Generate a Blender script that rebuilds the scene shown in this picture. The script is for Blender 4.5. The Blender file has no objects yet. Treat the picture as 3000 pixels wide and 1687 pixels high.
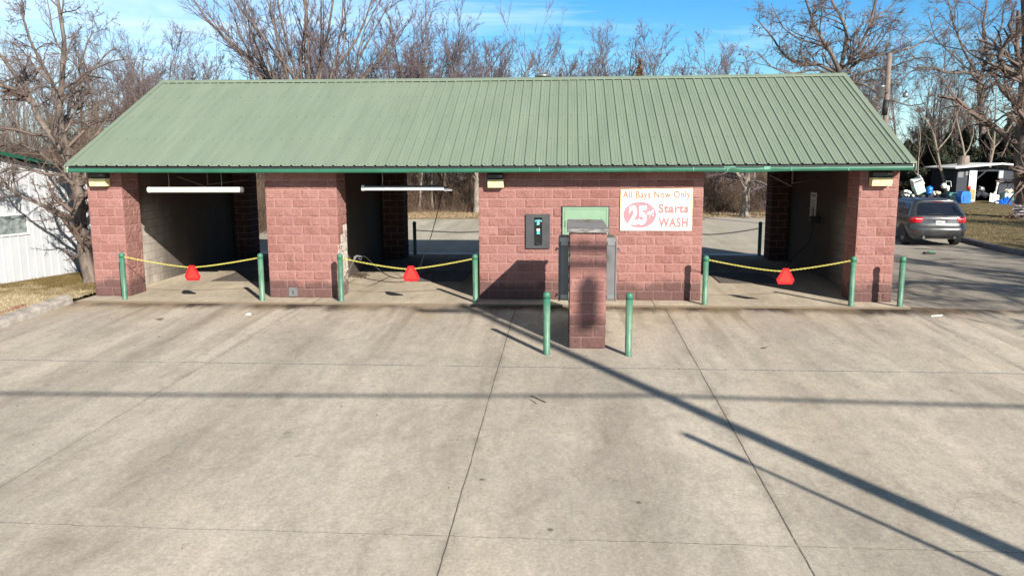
import bpy, math, random
import numpy as np
from mathutils import Vector, Matrix
R = math.radians
random.seed(7)
SC = bpy.context.scene
COL = SC.collection

# ------------------------------------------------------------------ camera
CAM = np.array([6.732, -17.7189, 3.0784]); FPX = 2357.55
YAW, PIT, ROL = -0.0677, 0.1577, -0.0038
_fw = np.array([math.sin(YAW)*math.cos(PIT), math.cos(YAW)*math.cos(PIT), -math.sin(PIT)])
_r = np.array([math.cos(YAW), -math.sin(YAW), 0.0]); _u = np.cross(_r, _fw)
_r2 = _r*math.cos(ROL)+_u*math.sin(ROL); _u2 = -_r*math.sin(ROL)+_u*math.cos(ROL)
cd = bpy.data.cameras.new('camera'); cam = bpy.data.objects.new('camera', cd); COL.objects.link(cam)
cd.sensor_width = 36; cd.lens = FPX/3000*36; cd.clip_end = 2000; cd.clip_start = 0.1
cam.matrix_world = Matrix(((_r2[0], _u2[0], -_fw[0], CAM[0]), (_r2[1], _u2[1], -_fw[1], CAM[1]), (_r2[2], _u2[2], -_fw[2], CAM[2]), (0, 0, 0, 1)))
SC.camera = cam

def at(px, py, Y):
    """world point seen at photo pixel (px, py) on the plane y = Y"""
    d = _fw*FPX+_r2*(px-1500)-_u2*(py-843.5)
    return CAM+d*((Y-CAM[1])/d[1])
def fz(y):
    """forecourt height: it falls gently away from the building"""
    return -0.04+0.033*(y+0.6) if y < -0.6 else -0.04
def gr(px, py, z=None):
    if z is None:
        z = -0.04
        for _ in range(12): z = fz(gr(px, py, z)[1])
        return gr(px, py, z)
    d = _fw*FPX+_r2*(px-1500)-_u2*(py-843.5)
    return CAM+d*((z-CAM[2])/d[2])

# ------------------------------------------------------------------ light
SUNAZ = math.atan2(0.5238, -0.8518); SUNEL = math.atan(0.575*0.8518)
SUN = np.array([math.sin(SUNAZ)*math.cos(SUNEL), math.cos(SUNAZ)*math.cos(SUNEL), math.sin(SUNEL)])
ld = bpy.data.lights.new('sun', 'SUN'); ld.energy = 5.0; ld.angle = R(0.55); ld.color = (1.0, 0.94, 0.845)
lo = bpy.data.objects.new('sun', ld); COL.objects.link(lo); lo.location = (20, -30, 25)
lo.rotation_euler = Vector(-SUN).to_track_quat('-Z', 'Y').to_euler()
W = bpy.data.worlds.new('World'); SC.world = W; W.use_nodes = True
nt = W.node_tree; nt.nodes.clear()
def wn(t, **k):
    n = nt.nodes.new(t)
    for a, b in k.items(): setattr(n, a, b)
    return n
sky = wn('ShaderNodeTexSky', sky_type='NISHITA', sun_disc=False, sun_elevation=SUNEL, sun_rotation=SUNAZ, air_density=1.0, dust_density=0.3, ozone_density=3.0, altitude=300)
hs = wn('ShaderNodeHueSaturation'); hs.inputs['Saturation'].default_value = 1.36; hs.inputs['Value'].default_value = 1.0
nt.links.new(sky.outputs[0], hs.inputs['Color'])
tc = wn('ShaderNodeTexCoord')
mp = wn('ShaderNodeMapping'); mp.inputs['Scale'].default_value = (2.2, 2.2, 22); mp.inputs['Rotation'].default_value = (0, R(3), 0)
nt.links.new(tc.outputs['Generated'], mp.inputs[0])
cn = wn('ShaderNodeTexNoise'); cn.inputs['Scale'].default_value = 1.6; cn.inputs['Detail'].default_value = 7; cn.inputs['Roughness'].default_value = 0.6; cn.inputs['Distortion'].default_value = 0.6
nt.links.new(mp.outputs[0], cn.inputs['Vector'])
sx = wn('ShaderNodeSeparateXYZ'); nt.links.new(tc.outputs['Generated'], sx.inputs[0])
mr = wn('ShaderNodeMapRange'); nt.links.new(sx.outputs['X'], mr.inputs[0])
for i, v in ((1, -0.60), (2, 0.05), (3, 0.42), (4, -0.02)): mr.inputs[i].default_value = v
ad = wn('ShaderNodeMath', operation='ADD'); nt.links.new(cn.outputs[0], ad.inputs[0]); nt.links.new(mr.outputs[0], ad.inputs[1])
cr = wn('ShaderNodeMapRange'); nt.links.new(ad.outputs[0], cr.inputs[0])
for i, v in ((1, 0.50), (2, 1.0), (3, 0.0), (4, 0.9)): cr.inputs[i].default_value = v
hz_ = wn('ShaderNodeMapRange'); nt.links.new(sx.outputs['Z'], hz_.inputs[0])
for i, v in ((1, 0.0), (2, 0.11), (3, 0.5), (4, 0.0)): hz_.inputs[i].default_value = v
mm_ = wn('ShaderNodeMath', operation='MAXIMUM'); nt.links.new(cr.outputs[0], mm_.inputs[0]); nt.links.new(hz_.outputs[0], mm_.inputs[1])
mx = wn('ShaderNodeMix', data_type='RGBA'); nt.links.new(mm_.outputs[0], mx.inputs[0])
tn = wn('ShaderNodeMix', data_type='RGBA', blend_type='MULTIPLY'); tn.inputs[0].default_value = 1; nt.links.new(hs.outputs[0], tn.inputs[6]); tn.inputs[7].default_value = (0.80, 1.04, 1.14, 1)
nt.links.new(tn.outputs[2], mx.inputs[6]); mx.inputs[7].default_value = (6.6, 8.3, 9.8, 1)
bg = wn('ShaderNodeBackground'); bg.inputs[1].default_value = 0.078
zg = wn('ShaderNodeMapRange'); nt.links.new(sx.outputs['Z'], zg.inputs[0])
for i, v in ((1, 0.22), (2, 0.60), (3, 1.0), (4, 0.38)): zg.inputs[i].default_value = v
zm = wn('ShaderNodeMix', data_type='RGBA', blend_type='MULTIPLY'); zm.inputs[0].default_value = 1; nt.links.new(mx.outputs[2], zm.inputs[6]); nt.links.new(zg.outputs[0], zm.inputs[7])
nt.links.new(zm.outputs[2], bg.inputs[0])
wo = wn('ShaderNodeOutputWorld'); nt.links.new(bg.outputs[0], wo.inputs[0])
SC.view_settings.view_transform = 'Standard'; SC.view_settings.look = 'None'; SC.view_settings.gamma = 1
SC.view_settings.exposure = 0.84

# ------------------------------------------------------------------ materials
def newmat(name):
    m = bpy.data.materials.new(name); m.use_nodes = True
    t = m.node_tree; b = t.nodes['Principled BSDF']
    return m, t, b
class NG:
    """small node helper"""
    def __init__(s, t): s.t = t
    def n(s, ty, **k):
        x = s.t.nodes.new(ty)
        for a, b in k.items(): setattr(x, a, b)
        return x
    def l(s, a, b): s.t.links.new(a, b)
    def pos(s): return s.n('ShaderNodeNewGeometry').outputs['Position']
    def obj(s): return s.n('ShaderNodeTexCoord').outputs['Object']
    def map(s, v, sc=(1, 1, 1), loc=(0, 0, 0), rot=(0, 0, 0)):
        m = s.n('ShaderNodeMapping'); s.l(v, m.inputs[0]); m.inputs['Scale'].default_value = sc; m.inputs['Location'].default_value = loc; m.inputs['Rotation'].default_value = rot
        return m.outputs[0]
    def noise(s, v, sc, det=4, ro=0.55, dist=0):
        m = s.n('ShaderNodeTexNoise'); s.l(v, m.inputs['Vector']); m.inputs['Scale'].default_value = sc; m.inputs['Detail'].default_value = det
        m.inputs['Roughness'].default_value = ro; m.inputs['Distortion'].default_value = dist
        return m.outputs[0]
    def mr(s, v, a, b, c=0.0, d=1.0, smooth=False):
        m = s.n('ShaderNodeMapRange'); s.l(v, m.inputs[0])
        if smooth: m.interpolation_type = 'SMOOTHSTEP'
        for i, x in ((1, a), (2, b), (3, c), (4, d)): m.inputs[i].default_value = x
        return m.outputs[0]
    def math(s, op, a, b=None, c=None):
        m = s.n('ShaderNodeMath', operation=op)
        for i, x in enumerate((a, b, c)):
            if x is None: continue
            if isinstance(x, (int, float)): m.inputs[i].default_value = x
            else: s.l(x, m.inputs[i])
        return m.outputs[0]
    def mix(s, f, a, b, blend='MIX'):
        m = s.n('ShaderNodeMix', data_type='RGBA', blend_type=blend)
        for i, x in ((0, f), (6, a), (7, b)):
            if isinstance(x, (int, float)): m.inputs[i].default_value = x
            elif isinstance(x, tuple): m.inputs[i].default_value = x if len(x) == 4 else x+(1,)
            else: s.l(x, m.inputs[i])
        return m.outputs[2]
    def sep(s, v):
        m = s.n('ShaderNodeSeparateXYZ'); s.l(v, m.inputs[0]); return m.outputs
    def comb(s, x, y, z=0.0):
        m = s.n('ShaderNodeCombineXYZ')
        for i, q in enumerate((x, y, z)):
            if isinstance(q, (int, float)): m.inputs[i].default_value = q
            else: s.l(q, m.inputs[i])
        return m.outputs[0]
    def bump(s, h, st, d, b):
        m = s.n('ShaderNodeBump'); s.l(h, m.inputs['Height']); m.inputs['Strength'].default_value = st; m.inputs['Distance'].default_value = d
        s.l(m.outputs[0], b.inputs['Normal'])
def simple(name, col, rough=0.7, metal=0.0, sc=6.0, amt=0.18, bump=0.0, bsc=40.0, emit=0.0, dirt=None, coat=0.0, spec=None):
    m, t, b = newmat(name); g = NG(t); o = g.obj()
    n = g.noise(o, sc, 5)
    lo_ = tuple(c*(1-amt) for c in col); hi = tuple(min(1, c*(1+amt)) for c in col)
    c = g.mix(g.mr(n, 0.3, 0.7), lo_, hi)
    if dirt:
        n2 = g.noise(o, dirt[1], 6, 0.65)
        c = g.mix(g.mr(n2, 0.52, 0.75, 0, dirt[2]), c, dirt[0])
    g.l(c, b.inputs['Base Color']); b.inputs['Roughness'].default_value = rough; b.inputs['Metallic'].default_value = metal
    if coat: b.inputs['Coat Weight'].default_value = coat; b.inputs['Coat Roughness'].default_value = 0.08
    if spec is not None: b.inputs['Specular IOR Level'].default_value = spec
    if bump: g.bump(g.noise(o, bsc, 4), bump, 0.01, b)
    if emit:
        b.inputs['Emission Color'].default_value = col+(1,); b.inputs['Emission Strength'].default_value = emit
    return m

def mat_concrete(name, base, warm, dark, joints_x=(), joints_y=(), edge=True, agg=1.0):
    m, t, b = newmat(name); g = NG(t); p = g.pos(); s = g.sep(p)
    big = g.noise(g.map(p, (0.32, 0.16, 1)), 1.3, 5, 0.6, 0.4)
    mid = g.noise(g.map(p, (1, 0.45, 1)), 1.7, 7, 0.68, 0.5)
    fine = g.noise(p, 26, 6, 0.75)
    spk = g.noise(p, 110, 2, 0.6)
    c = g.mix(g.mr(big, 0.36, 0.66), base, warm)
    c = g.mix(g.mr(mid, 0.48, 0.70, 0, 0.6), c, dark)
    grn = g.noise(g.map(p, (1, 0.55, 1)), 9, 5, 0.8); c = g.mix(1.0, c, g.mix(g.mr(grn, 0.3, 0.7), (0.86, 0.855, 0.85), (1.13, 1.135, 1.14)), 'MULTIPLY')
    c = g.mix(g.mr(mid, 0.42, 0.28, 0, 0.35), c, tuple(min(1, x*1.18) for x in warm))
    c = g.mix(1.0, c, g.mix(g.mr(fine, 0.25, 0.75), (0.70, 0.70, 0.71), (1.27, 1.26, 1.22)), 'MULTIPLY')
    c = g.mix(1.0, c, g.mix(g.mr(spk, 0.3, 0.7), (0.86, 0.86, 0.86), (1.14, 1.14, 1.14)), 'MULTIPLY')
    lane = g.noise(g.map(p, (1.0, 0.07, 1), (3.1, 0, 0)), 0.9, 4, 0.6, 0.15); c = g.mix(1.0, c, g.mix(g.mr(lane, 0.35, 0.65), (0.82, 0.81, 0.80), (1.10, 1.10, 1.10)), 'MULTIPLY')
    wp = g.noise(g.map(p, (1, 0.6, 1), (7, 2, 0)), 0.8, 7, 0.75, 0.3); c = g.mix(g.mr(wp, 0.60, 0.72, 0, 0.5), c, (0.56, 0.50, 0.42))
    od = g.noise(p, 2.6, 3, 0.5); om = g.noise(g.map(p, (1, 0.2, 1), (1, 8, 0)), 0.7, 3, 0.5); c = g.mix(g.math('MULTIPLY', g.mr(od, 0.68, 0.74, 0, 0.4), g.mr(om, 0.5, 0.58)), c, (0.10, 0.085, 0.07))
    v = g.n('ShaderNodeTexVoronoi'); g.l(p, v.inputs['Vector']); v.inputs['Scale'].default_value = 14
    chip = g.mr(v.outputs['Distance'], 0.06, 0.10, 0.55, 0.0)
    vs = g.noise(p, 3, 2); chip = g.math('MULTIPLY', chip, g.mr(vs, 0.5, 0.6))
    c = g.mix(chip, c, (0.66, 0.64, 0.58))
    vd = g.n('ShaderNodeTexVoronoi'); g.l(g.map(p, (1, 1, 1), (3.3, 1.7, 0)), vd.inputs['Vector']); vd.inputs['Scale'].default_value = 1.1
    c = g.mix(g.mr(vd.outputs['Distance'], 0.02, 0.045, 0.75, 0.0), c, (0.07, 0.06, 0.05))
    if 'side' in name: c = g.mix(g.mr(s[1], 7.0, 15.0, 0, 0.8, True), c, (0.42, 0.375, 0.31))
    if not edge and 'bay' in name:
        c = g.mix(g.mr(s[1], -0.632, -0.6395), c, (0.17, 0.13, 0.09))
        c = g.mix(g.math('MULTIPLY', g.mr(s[1], 3.2, 6.0, 0, 0.6, True), g.mr(mid, 0.3, 0.6, 0.6, 1)), c, (0.105, 0.09, 0.075))  # shade deep in the bays painted into the floor colour
    if edge:
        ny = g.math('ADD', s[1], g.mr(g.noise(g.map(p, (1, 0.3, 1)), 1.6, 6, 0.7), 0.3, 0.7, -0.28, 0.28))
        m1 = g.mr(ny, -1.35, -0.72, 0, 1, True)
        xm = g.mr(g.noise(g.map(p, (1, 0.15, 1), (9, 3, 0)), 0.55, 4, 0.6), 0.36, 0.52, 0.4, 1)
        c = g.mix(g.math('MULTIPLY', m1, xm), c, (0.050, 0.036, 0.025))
        ry = g.mr(ny, -3.0, -0.7, 0, 0.5, True)
        rx = g.mr(g.noise(g.map(p, (1, 0.25, 1), (2, 5, 0)), 0.8, 5, 0.6), 0.46, 0.62)
        c = g.mix(g.math('MULTIPLY', ry, rx), c, (0.36, 0.255, 0.15))
        # tyre-track drips running out of the bays
        tr = g.noise(g.map(p, (1.6, 0.10, 1), (4, 2, 0)), 1.5, 5, 0.6)
        trm = g.math('MULTIPLY', g.mr(tr, 0.5, 0.66), g.mr(s[1], -7.0, -1.0, 0, 0.6))
        c = g.mix(trm, c, (0.175, 0.140, 0.105))
    wob = g.mr(g.noise(p, 1.3, 6, 0.75), 0.3, 0.7, -0.03, 0.03)
    br = g.mr(g.noise(p, 3.0, 4, 0.7), 0.36, 0.46, 0.35, 0.9)
    hgt = g.math('MULTIPLY', fine, 1.0)
    for j, (ax, sl, wd) in enumerate(joints_x):
        d = g.math('ABSOLUTE', g.math('SUBTRACT', g.math('ADD', s[0], g.math('MULTIPLY', wob, 0.25)), g.math('MULTIPLY_ADD', s[1], sl, ax)))
        k = g.mr(d, wd*0.6, wd*1.6, 1, 0)
        c = g.mix(g.math('MULTIPLY', k, br), c, (0.035, 0.03, 0.027))
        k2 = g.mr(d, wd*1.5, 0.12, 0.28, 0); c = g.mix(g.math('MULTIPLY', k2, g.mr(mid, 0.4, 0.6)), c, (0.12, 0.1, 0.08))
    for (ay, sl, wd) in joints_y:
        d = g.math('ABSOLUTE', g.math('SUBTRACT', g.math('ADD', s[1], g.math('MULTIPLY', wob, 0.8)), g.math('MULTIPLY_ADD', s[0], sl, ay)))
        k = g.mr(d, wd*0.6, wd*1.6, 1, 0)
        c = g.mix(g.math('MULTIPLY', k, br), c, (0.035, 0.03, 0.027))
        k2 = g.mr(d, wd*1.5, wd*4, 0.4 if wd > 0.01 else 0.12, 0); c = g.mix(g.math('MULTIPLY', k2, g.mr(fine, 0.4, 0.6)), c, (0.62, 0.59, 0.53))
    # hairline cracks
    cv = g.n('ShaderNodeTexVoronoi', feature='DISTANCE_TO_EDGE'); cw = g.n('ShaderNodeVectorMath', operation='ADD'); nz = g.n('ShaderNodeTexNoise'); nz.inputs['Scale'].default_value = 1.2; nz.inputs['Detail'].default_value = 6
    g.l(p, nz.inputs['Vector']); g.l(p, cw.inputs[0]); g.l(nz.outputs['Color'], cw.inputs[1]); g.l(cw.outputs[0], cv.inputs['Vector']); cv.inputs['Scale'].default_value = 0.22
    ck = g.math('MULTIPLY', g.mr(cv.outputs[0], 0.0003, 0.0009, 0.8, 0), g.mr(g.noise(p, 0.5, 2), 0.5, 0.58, 0, 0.7))
    c = g.mix(ck, c, (0.06, 0.05, 0.045))
    g.l(c, b.inputs['Base Color']); b.inputs['Roughness'].default_value = 0.88; b.inputs['Specular IOR Level'].default_value = 0.25
    g.bump(hgt, 0.25*agg, 0.008, b)
    return m

def mat_block():
    m, t, b = newmat('split_face_block'); g = NG(t); p = g.pos(); s = g.sep(p)
    a = g.n('ShaderNodeAttribute', attribute_name='tint').outputs['Fac']
    pa = g.n('ShaderNodeAttribute', attribute_name='pale').outputs['Fac']
    c = g.mix(a, (0.228, 0.100, 0.086), (0.320, 0.163, 0.143))
    n = g.noise(p, 34, 6, 0.7)
    c = g.mix(1.0, c, g.mix(g.mr(n, 0.25, 0.75), (0.68, 0.66, 0.66), (1.28, 1.32, 1.32)), 'MULTIPLY')
    n3 = g.noise(p, 1.1, 5, 0.65)
    c = g.mix(g.mr(n3, 0.52, 0.75, 0, 0.35), c, (0.36, 0.215, 0.188))
    c = g.mix(g.math('MULTIPLY', pa, g.mr(g.noise(p, 7, 5, 0.7), 0.36, 0.5)), c, (0.52, 0.47, 0.41))
    dz = g.math('ADD', s[2], g.mr(g.noise(g.map(p, (1, 1, 0.5)), 2.2, 5, 0.65), 0.3, 0.7, -0.13, 0.13))
    c = g.mix(g.mr(dz, 0.50, 0.28, 0, 0.78, True), c, (0.085, 0.05, 0.046))
    c = g.mix(g.mr(s[1], 4.0, 6.5, 0, 0.78), c, (0.055, 0.032, 0.027))   # shade inside the bays painted into the rear piers' colour
    st = g.noise(g.map(p, (2.0, 2.0, 0.22)), 1.6, 5, 0.7); c = g.mix(g.mr(st, 0.55, 0.75, 0, 0.35), c, (0.14, 0.075, 0.065))
    g.l(c, b.inputs['Base Color']); b.inputs['Roughness'].default_value = 0.92; b.inputs['Specular IOR Level'].default_value = 0.2
    g.bump(g.noise(p, 42, 6, 0.75), 0.8, 0.016, b)
    return m
def mat_mortar():
    m, t, b = newmat('pink_mortar'); g = NG(t); p = g.pos(); s = g.sep(p)
    c = g.mix(g.mr(g.noise(p, 9, 5), 0.3, 0.7), (0.37, 0.205, 0.175), (0.46, 0.28, 0.24))
    dz = g.math('ADD', s[2], g.mr(g.noise(p, 2.2, 5), 0.3, 0.7, -0.1, 0.1))
    c = g.mix(g.mr(dz, 0.45, 0.25, 0, 0.55), c, (0.12, 0.07, 0.06))
    g.l(c, b.inputs['Base Color']); b.inputs['Roughness'].default_value = 0.95
    return m
def mat_cmu():
    m, t, b = newmat('grey_painted_block'); g = NG(t); p = g.pos(); s = g.sep(p)
    v = g.comb(g.math('ADD', s[1], s[0]), s[2])
    br = g.n('ShaderNodeTexBrick'); g.l(v, br.inputs['Vector'])
    br.inputs['Scale'].default_value = 1; br.inputs['Brick Width'].default_value = 0.4064; br.inputs['Row Height'].default_value = 0.2032
    br.inputs['Mortar Size'].default_value = 0.006; br.inputs['Mortar Smooth'].default_value = 0.2; br.offset = 0.5
    br.inputs['Color1'].default_value = (0.40, 0.355, 0.30, 1); br.inputs['Color2'].default_value = (0.52, 0.47, 0.41, 1); br.inputs['Mortar'].default_value = (0.2, 0.17, 0.15, 1)
    c = br.outputs['Color']
    dn = g.noise(g.map(p, (1, 1, 0.35)), 1.6, 7, 0.7)
    c = g.mix(g.mr(dn, 0.46, 0.66, 0, 0.7), c, (0.16, 0.125, 0.10))
    c = g.mix(1.0, c, g.mix(g.mr(g.noise(p, 25, 5), 0.3, 0.7), (0.85, 0.84, 0.83), (1.1, 1.1, 1.1)), 'MULTIPLY')
    c = g.mix(g.mr(s[1], 1.4, 3.6, 0, 0.93, True), c, (0.045, 0.036, 0.03))   # bay shade painted over the grime, deeper towards the back
    c = g.mix(g.mr(s[2], 1.6, 2.3, 0, 0.8, True), c, (0.085, 0.036, 0.03))    # upper courses brick red, with the bay's shade darkened in
    g.l(c, b.inputs['Base Color']); b.inputs['Roughness'].default_value = 0.8
    g.bump(br.outputs['Fac'], -0.5, 0.008, b)
    return m
def mat_roof():
    m, t, b = newmat('sage_green_metal'); g = NG(t); p = g.pos()
    n = g.noise(g.map(p, (2.2, 0.25, 0.25)), 1.5, 6, 0.65)
    c = g.mix(g.mr(n, 0.3, 0.7), (0.164, 0.210, 0.152), (0.203, 0.251, 0.186))
    n2 = g.noise(p, 0.35, 4); c = g.mix(g.mr(n2, 0.45, 0.7, 0, 0.25), c, (0.235, 0.255, 0.20))
    v = g.n('ShaderNodeTexVoronoi'); g.l(p, v.inputs['Vector']); v.inputs['Scale'].default_value = 2.3
    c = g.mix(g.mr(v.outputs['Distance'], 0.03, 0.07, 0.5, 0), c, (0.13, 0.14, 0.09))
    g.l(c, b.inputs['Base Color']); b.inputs['Roughness'].default_value = 0.5; b.inputs['Specular IOR Level'].default_value = 0.4
    return m
def mat_bark(name, a, bb):
    m, t, b = newmat(name); g = NG(t); p = g.pos()
    n = g.noise(g.map(p, (1, 1, 0.3)), 9, 5, 0.7)
    n2 = g.noise(p, 1.6, 4)
    c = g.mix(g.mr(n, 0.35, 0.65), a, bb); c = g.mix(g.mr(n2, 0.5, 0.7, 0, 0.5), c, tuple(x*0.5 for x in a))
    g.l(c, b.inputs['Base Color']); b.inputs['Roughness'].default_value = 0.95; b.inputs['Specular IOR Level'].default_value = 0.15
    g.bump(n, 0.6, 0.03, b)
    return m
def mat_ground():
    m, t, b = newmat('forest_and_field_ground'); g = NG(t); p = g.pos(); s = g.sep(p)
    n = g.noise(p, 0.5, 7, 0.7); n2 = g.noise(p, 7, 5, 0.7)
    c = g.mix(g.mr(n, 0.38, 0.62), (0.30, 0.235, 0.15), (0.17, 0.135, 0.08))
    c = g.mix(1.0, c, g.mix(g.mr(n2, 0.25, 0.75), (0.5, 0.5, 0.5), (1.5, 1.45, 1.4)), 'MULTIPLY')
    yy = g.math('ADD', s[1], g.mr(g.noise(p, 0.4, 5), 0.3, 0.7, -2.0, 2.0))
    f = g.mix(g.mr(n2, 0.3, 0.7), (0.06, 0.042, 0.03), (0.15, 0.105, 0.075))
    c = g.mix(g.math('MULTIPLY', g.mr(yy, 32.0, 35.0), g.math('MAXIMUM', g.mr(s[0], 22, 26, 1, 0), g.mr(yy, 46, 49))), c, f)
    g.l(c, b.inputs['Base Color']); b.inputs['Roughness'].default_value = 1.0; b.inputs['Specular IOR Level'].default_value = 0.1
    g.bump(n2, 1.0, 0.08, b)
    return m
def mat_lawn(name, g1, g2, near=False):
    m, t, b = newmat(name); g = NG(t); p = g.pos(); s = g.sep(p)
    n = g.noise(p, 1.4, 7, 0.72); n2 = g.noise(p, 24, 5, 0.75)
    f_ = g.mr(n, 0.4, 0.62)
    if near: f_ = g.mr(g.math('ADD', n, g.mr(s[1], -2.2, 2.4, -0.3, 0.25)), 0.40, 0.66)
    c = g.mix(f_, g1, g2)
    c = g.mix(1.0, c, g.mix(g.mr(n2, 0.25, 0.75), (0.45, 0.45, 0.42), (1.5, 1.5, 1.45)), 'MULTIPLY')
    g.l(c, b.inputs['Base Color']); b.inputs['Roughness'].default_value = 1.0; b.inputs['Specular IOR Level'].default_value = 0.1
    g.bump(n2, 1.0, 0.05, b)
    return m

M = {}
M['forecourt'] = mat_concrete('forecourt_concrete', (0.395, 0.350, 0.292), (0.485, 0.424, 0.340), (0.275, 0.240, 0.198),
    joints_x=((1.02, 0.03, 0.0035), (5.66, 0.0, 0.0055), (8.84, 0.0, 0.007), (13.88, 0.0, 0.0045)), joints_y=((-5.21, 0.0, 0.018), (-10.72, -0.003, 0.0035)))
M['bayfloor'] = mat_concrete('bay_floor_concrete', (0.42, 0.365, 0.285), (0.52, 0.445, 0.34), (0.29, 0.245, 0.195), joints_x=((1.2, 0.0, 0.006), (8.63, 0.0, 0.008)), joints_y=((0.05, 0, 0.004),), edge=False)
M['lot'] = mat_concrete('side_lot_concrete', (0.245, 0.215, 0.18), (0.315, 0.275, 0.228), (0.18, 0.16, 0.138), joints_x=(), joints_y=(), edge=False)
M['rearlot'] = mat_concrete('rear_lot_concrete', (0.40, 0.36, 0.29), (0.48, 0.43, 0.35), (0.32, 0.285, 0.235), joints_x=(), joints_y=((15.4, 0, 0.015),), edge=False)
M['strip'] = simple('pale_wet_strip', (0.55, 0.56, 0.56), 0.5, sc=3, amt=0.3)
M['curb'] = simple('curb_concrete', (0.36, 0.325, 0.285), 0.9, sc=5, amt=0.3, bump=0.8, bsc=50, dirt=((0.16, 0.14, 0.12), 3, 0.8))
M['darkcurb'] = simple('dark_curb_concrete', (0.105, 0.10, 0.105), 0.9, sc=5, amt=0.3, bump=0.8, bsc=50)
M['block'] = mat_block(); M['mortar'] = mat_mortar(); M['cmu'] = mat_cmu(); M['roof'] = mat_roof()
M['fascia'] = simple('green_fascia_paint', (0.026, 0.128, 0.078), 0.4, sc=3, amt=0.15)
M['pale_metal'] = simple('bare_bent_metal', (0.10, 0.27, 0.19), 0.35, sc=12, amt=0.4)
M['soffit'] = simple('dark_soffit', (0.05, 0.035, 0.03), 0.9)
M['whitetrim'] = simple('white_trim', (0.75, 0.75, 0.72), 0.5, amt=0.06)
def mat_bollard():
    m, t, b = newmat('green_bollard_paint'); g = NG(t); o = g.obj(); w = g.pos()
    n = g.noise(g.map(w, (1, 1, 0.35)), 7, 6, 0.7)
    c = g.mix(g.mr(n, 0.38, 0.62), (0.033, 0.118, 0.076), (0.118, 0.222, 0.143))
    z = g.sep(o)[2]
    c = g.mix(g.mr(z, 0.80, 0.95, 0, 0.75), c, (0.03, 0.17, 0.105))
    c = g.mix(g.mr(g.noise(w, 45, 3), 0.66, 0.72, 0, 0.8), c, (0.03, 0.05, 0.035))
    g.l(c, b.inputs['Base Color']); b.inputs['Roughness'].default_value = 0.5
    return m
M['bollard'] = mat_bollard()
M['black'] = simple('black_rubber', (0.018, 0.018, 0.02), 0.6)
M['ychain'] = simple('yellow_plastic', (0.66, 0.58, 0.13), 0.45, amt=0.08)
M['steelchain'] = simple('dark_steel_chain', (0.10, 0.09, 0.08), 0.5, 0.6)
M['red'] = simple('red_reflective', (0.60, 0.004, 0.010), 0.5, amt=0.03)
M['orange'] = simple('fluorescent_red_orange', (0.90, 0.030, 0.020), 0.5, amt=0.03)
M['bronze'] = simple('dark_bronze_housing', (0.035, 0.032, 0.03), 0.5)
M['steel'] = simple('brushed_steel', (0.30, 0.30, 0.30), 0.38, 0.75, sc=4, amt=0.15)
M['cabgrey'] = simple('grey_cabinet', (0.165, 0.165, 0.17), 0.45, 0.35, sc=4, amt=0.12)
M['changer'] = simple('charcoal_panel', (0.055, 0.055, 0.06), 0.45, sc=5, amt=0.15)
M['glossblack'] = simple('gloss_black', (0.01, 0.011, 0.012), 0.2)
M['teal'] = simple('lit_teal_letters', (0.16, 0.75, 0.70), 0.5, amt=0.03, emit=0.35)
M['white'] = simple('white_enamel', (0.80, 0.80, 0.79), 0.4, amt=0.04)
M['banner'] = simple('white_vinyl', (0.80, 0.80, 0.76), 0.6, amt=0.03, sc=2)
M['byellow'] = simple('faded_yellow_border', (0.80, 0.74, 0.36), 0.6, amt=0.05)
M['bpink'] = simple('faded_pink_print', (0.66, 0.185, 0.21), 0.6, amt=0.08, sc=9)
M['btan'] = simple('faded_orange_print', (0.42, 0.165, 0.09), 0.6, amt=0.08, sc=9)
M['bred'] = simple('faded_red_print', (0.50, 0.17, 0.16), 0.6, amt=0.08, sc=9)
M['doorgreen'] = simple('sage_door_paint', (0.195, 0.305, 0.20), 0.45, amt=0.06)
M['greenscuff'] = simple('dark_green_scuff', (0.05, 0.22, 0.13), 0.6)
M['wood'] = None
def mat_wood():
    m, t, b = newmat('weathered_grey_wood'); g = NG(t); p = g.pos()
    n = g.noise(g.map(p, (1.5, 14, 14)), 2.0, 6, 0.75, 1.2)
    c = g.mix(g.mr(n, 0.38, 0.6), (0.05, 0.045, 0.042), (0.36, 0.34, 0.33))
    g.l(c, b.inputs['Base Color']); b.inputs['Roughness'].default_value = 0.95; g.bump(n, 1.0, 0.03, b)
    return m
M['wood'] = mat_wood()
M['polewood'] = mat_bark('pole_wood', (0.15, 0.115, 0.095), (0.28, 0.23, 0.20))
M['siding'] = simple('white_metal_siding', (0.47, 0.485, 0.51), 0.45, sc=2, amt=0.05, dirt=((0.55, 0.52, 0.48), 2.0, 0.3))
M['darkgreen'] = simple('dark_green_trim', (0.012, 0.085, 0.055), 0.4)
M['glass'] = simple('window_glass', (0.05, 0.06, 0.065), 0.08, spec=0.8, amt=0.2)
M['bark'] = mat_bark('grey_brown_bark', (0.080, 0.062, 0.053), (0.215, 0.175, 0.148))
M['palebark'] = mat_bark('pale_bark', (0.17, 0.14, 0.115), (0.31, 0.265, 0.22))
M['darkbark'] = mat_bark('dark_bark', (0.075, 0.055, 0.05), (0.17, 0.13, 0.11))
M['twig'] = simple('purple_brown_twigs', (0.135, 0.100, 0.104), 0.9, sc=1.5, amt=0.3)
M['twig2'] = simple('grey_brown_twigs', (0.135, 0.096, 0.080), 0.9, sc=1.5, amt=0.3)
M['brush'] = simple('brown_brush', (0.125, 0.082, 0.057), 1.0, sc=0.6, amt=0.5)
M['deadleaf'] = simple('dead_oak_leaves', (0.17, 0.085, 0.045), 0.9, amt=0.4)
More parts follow.
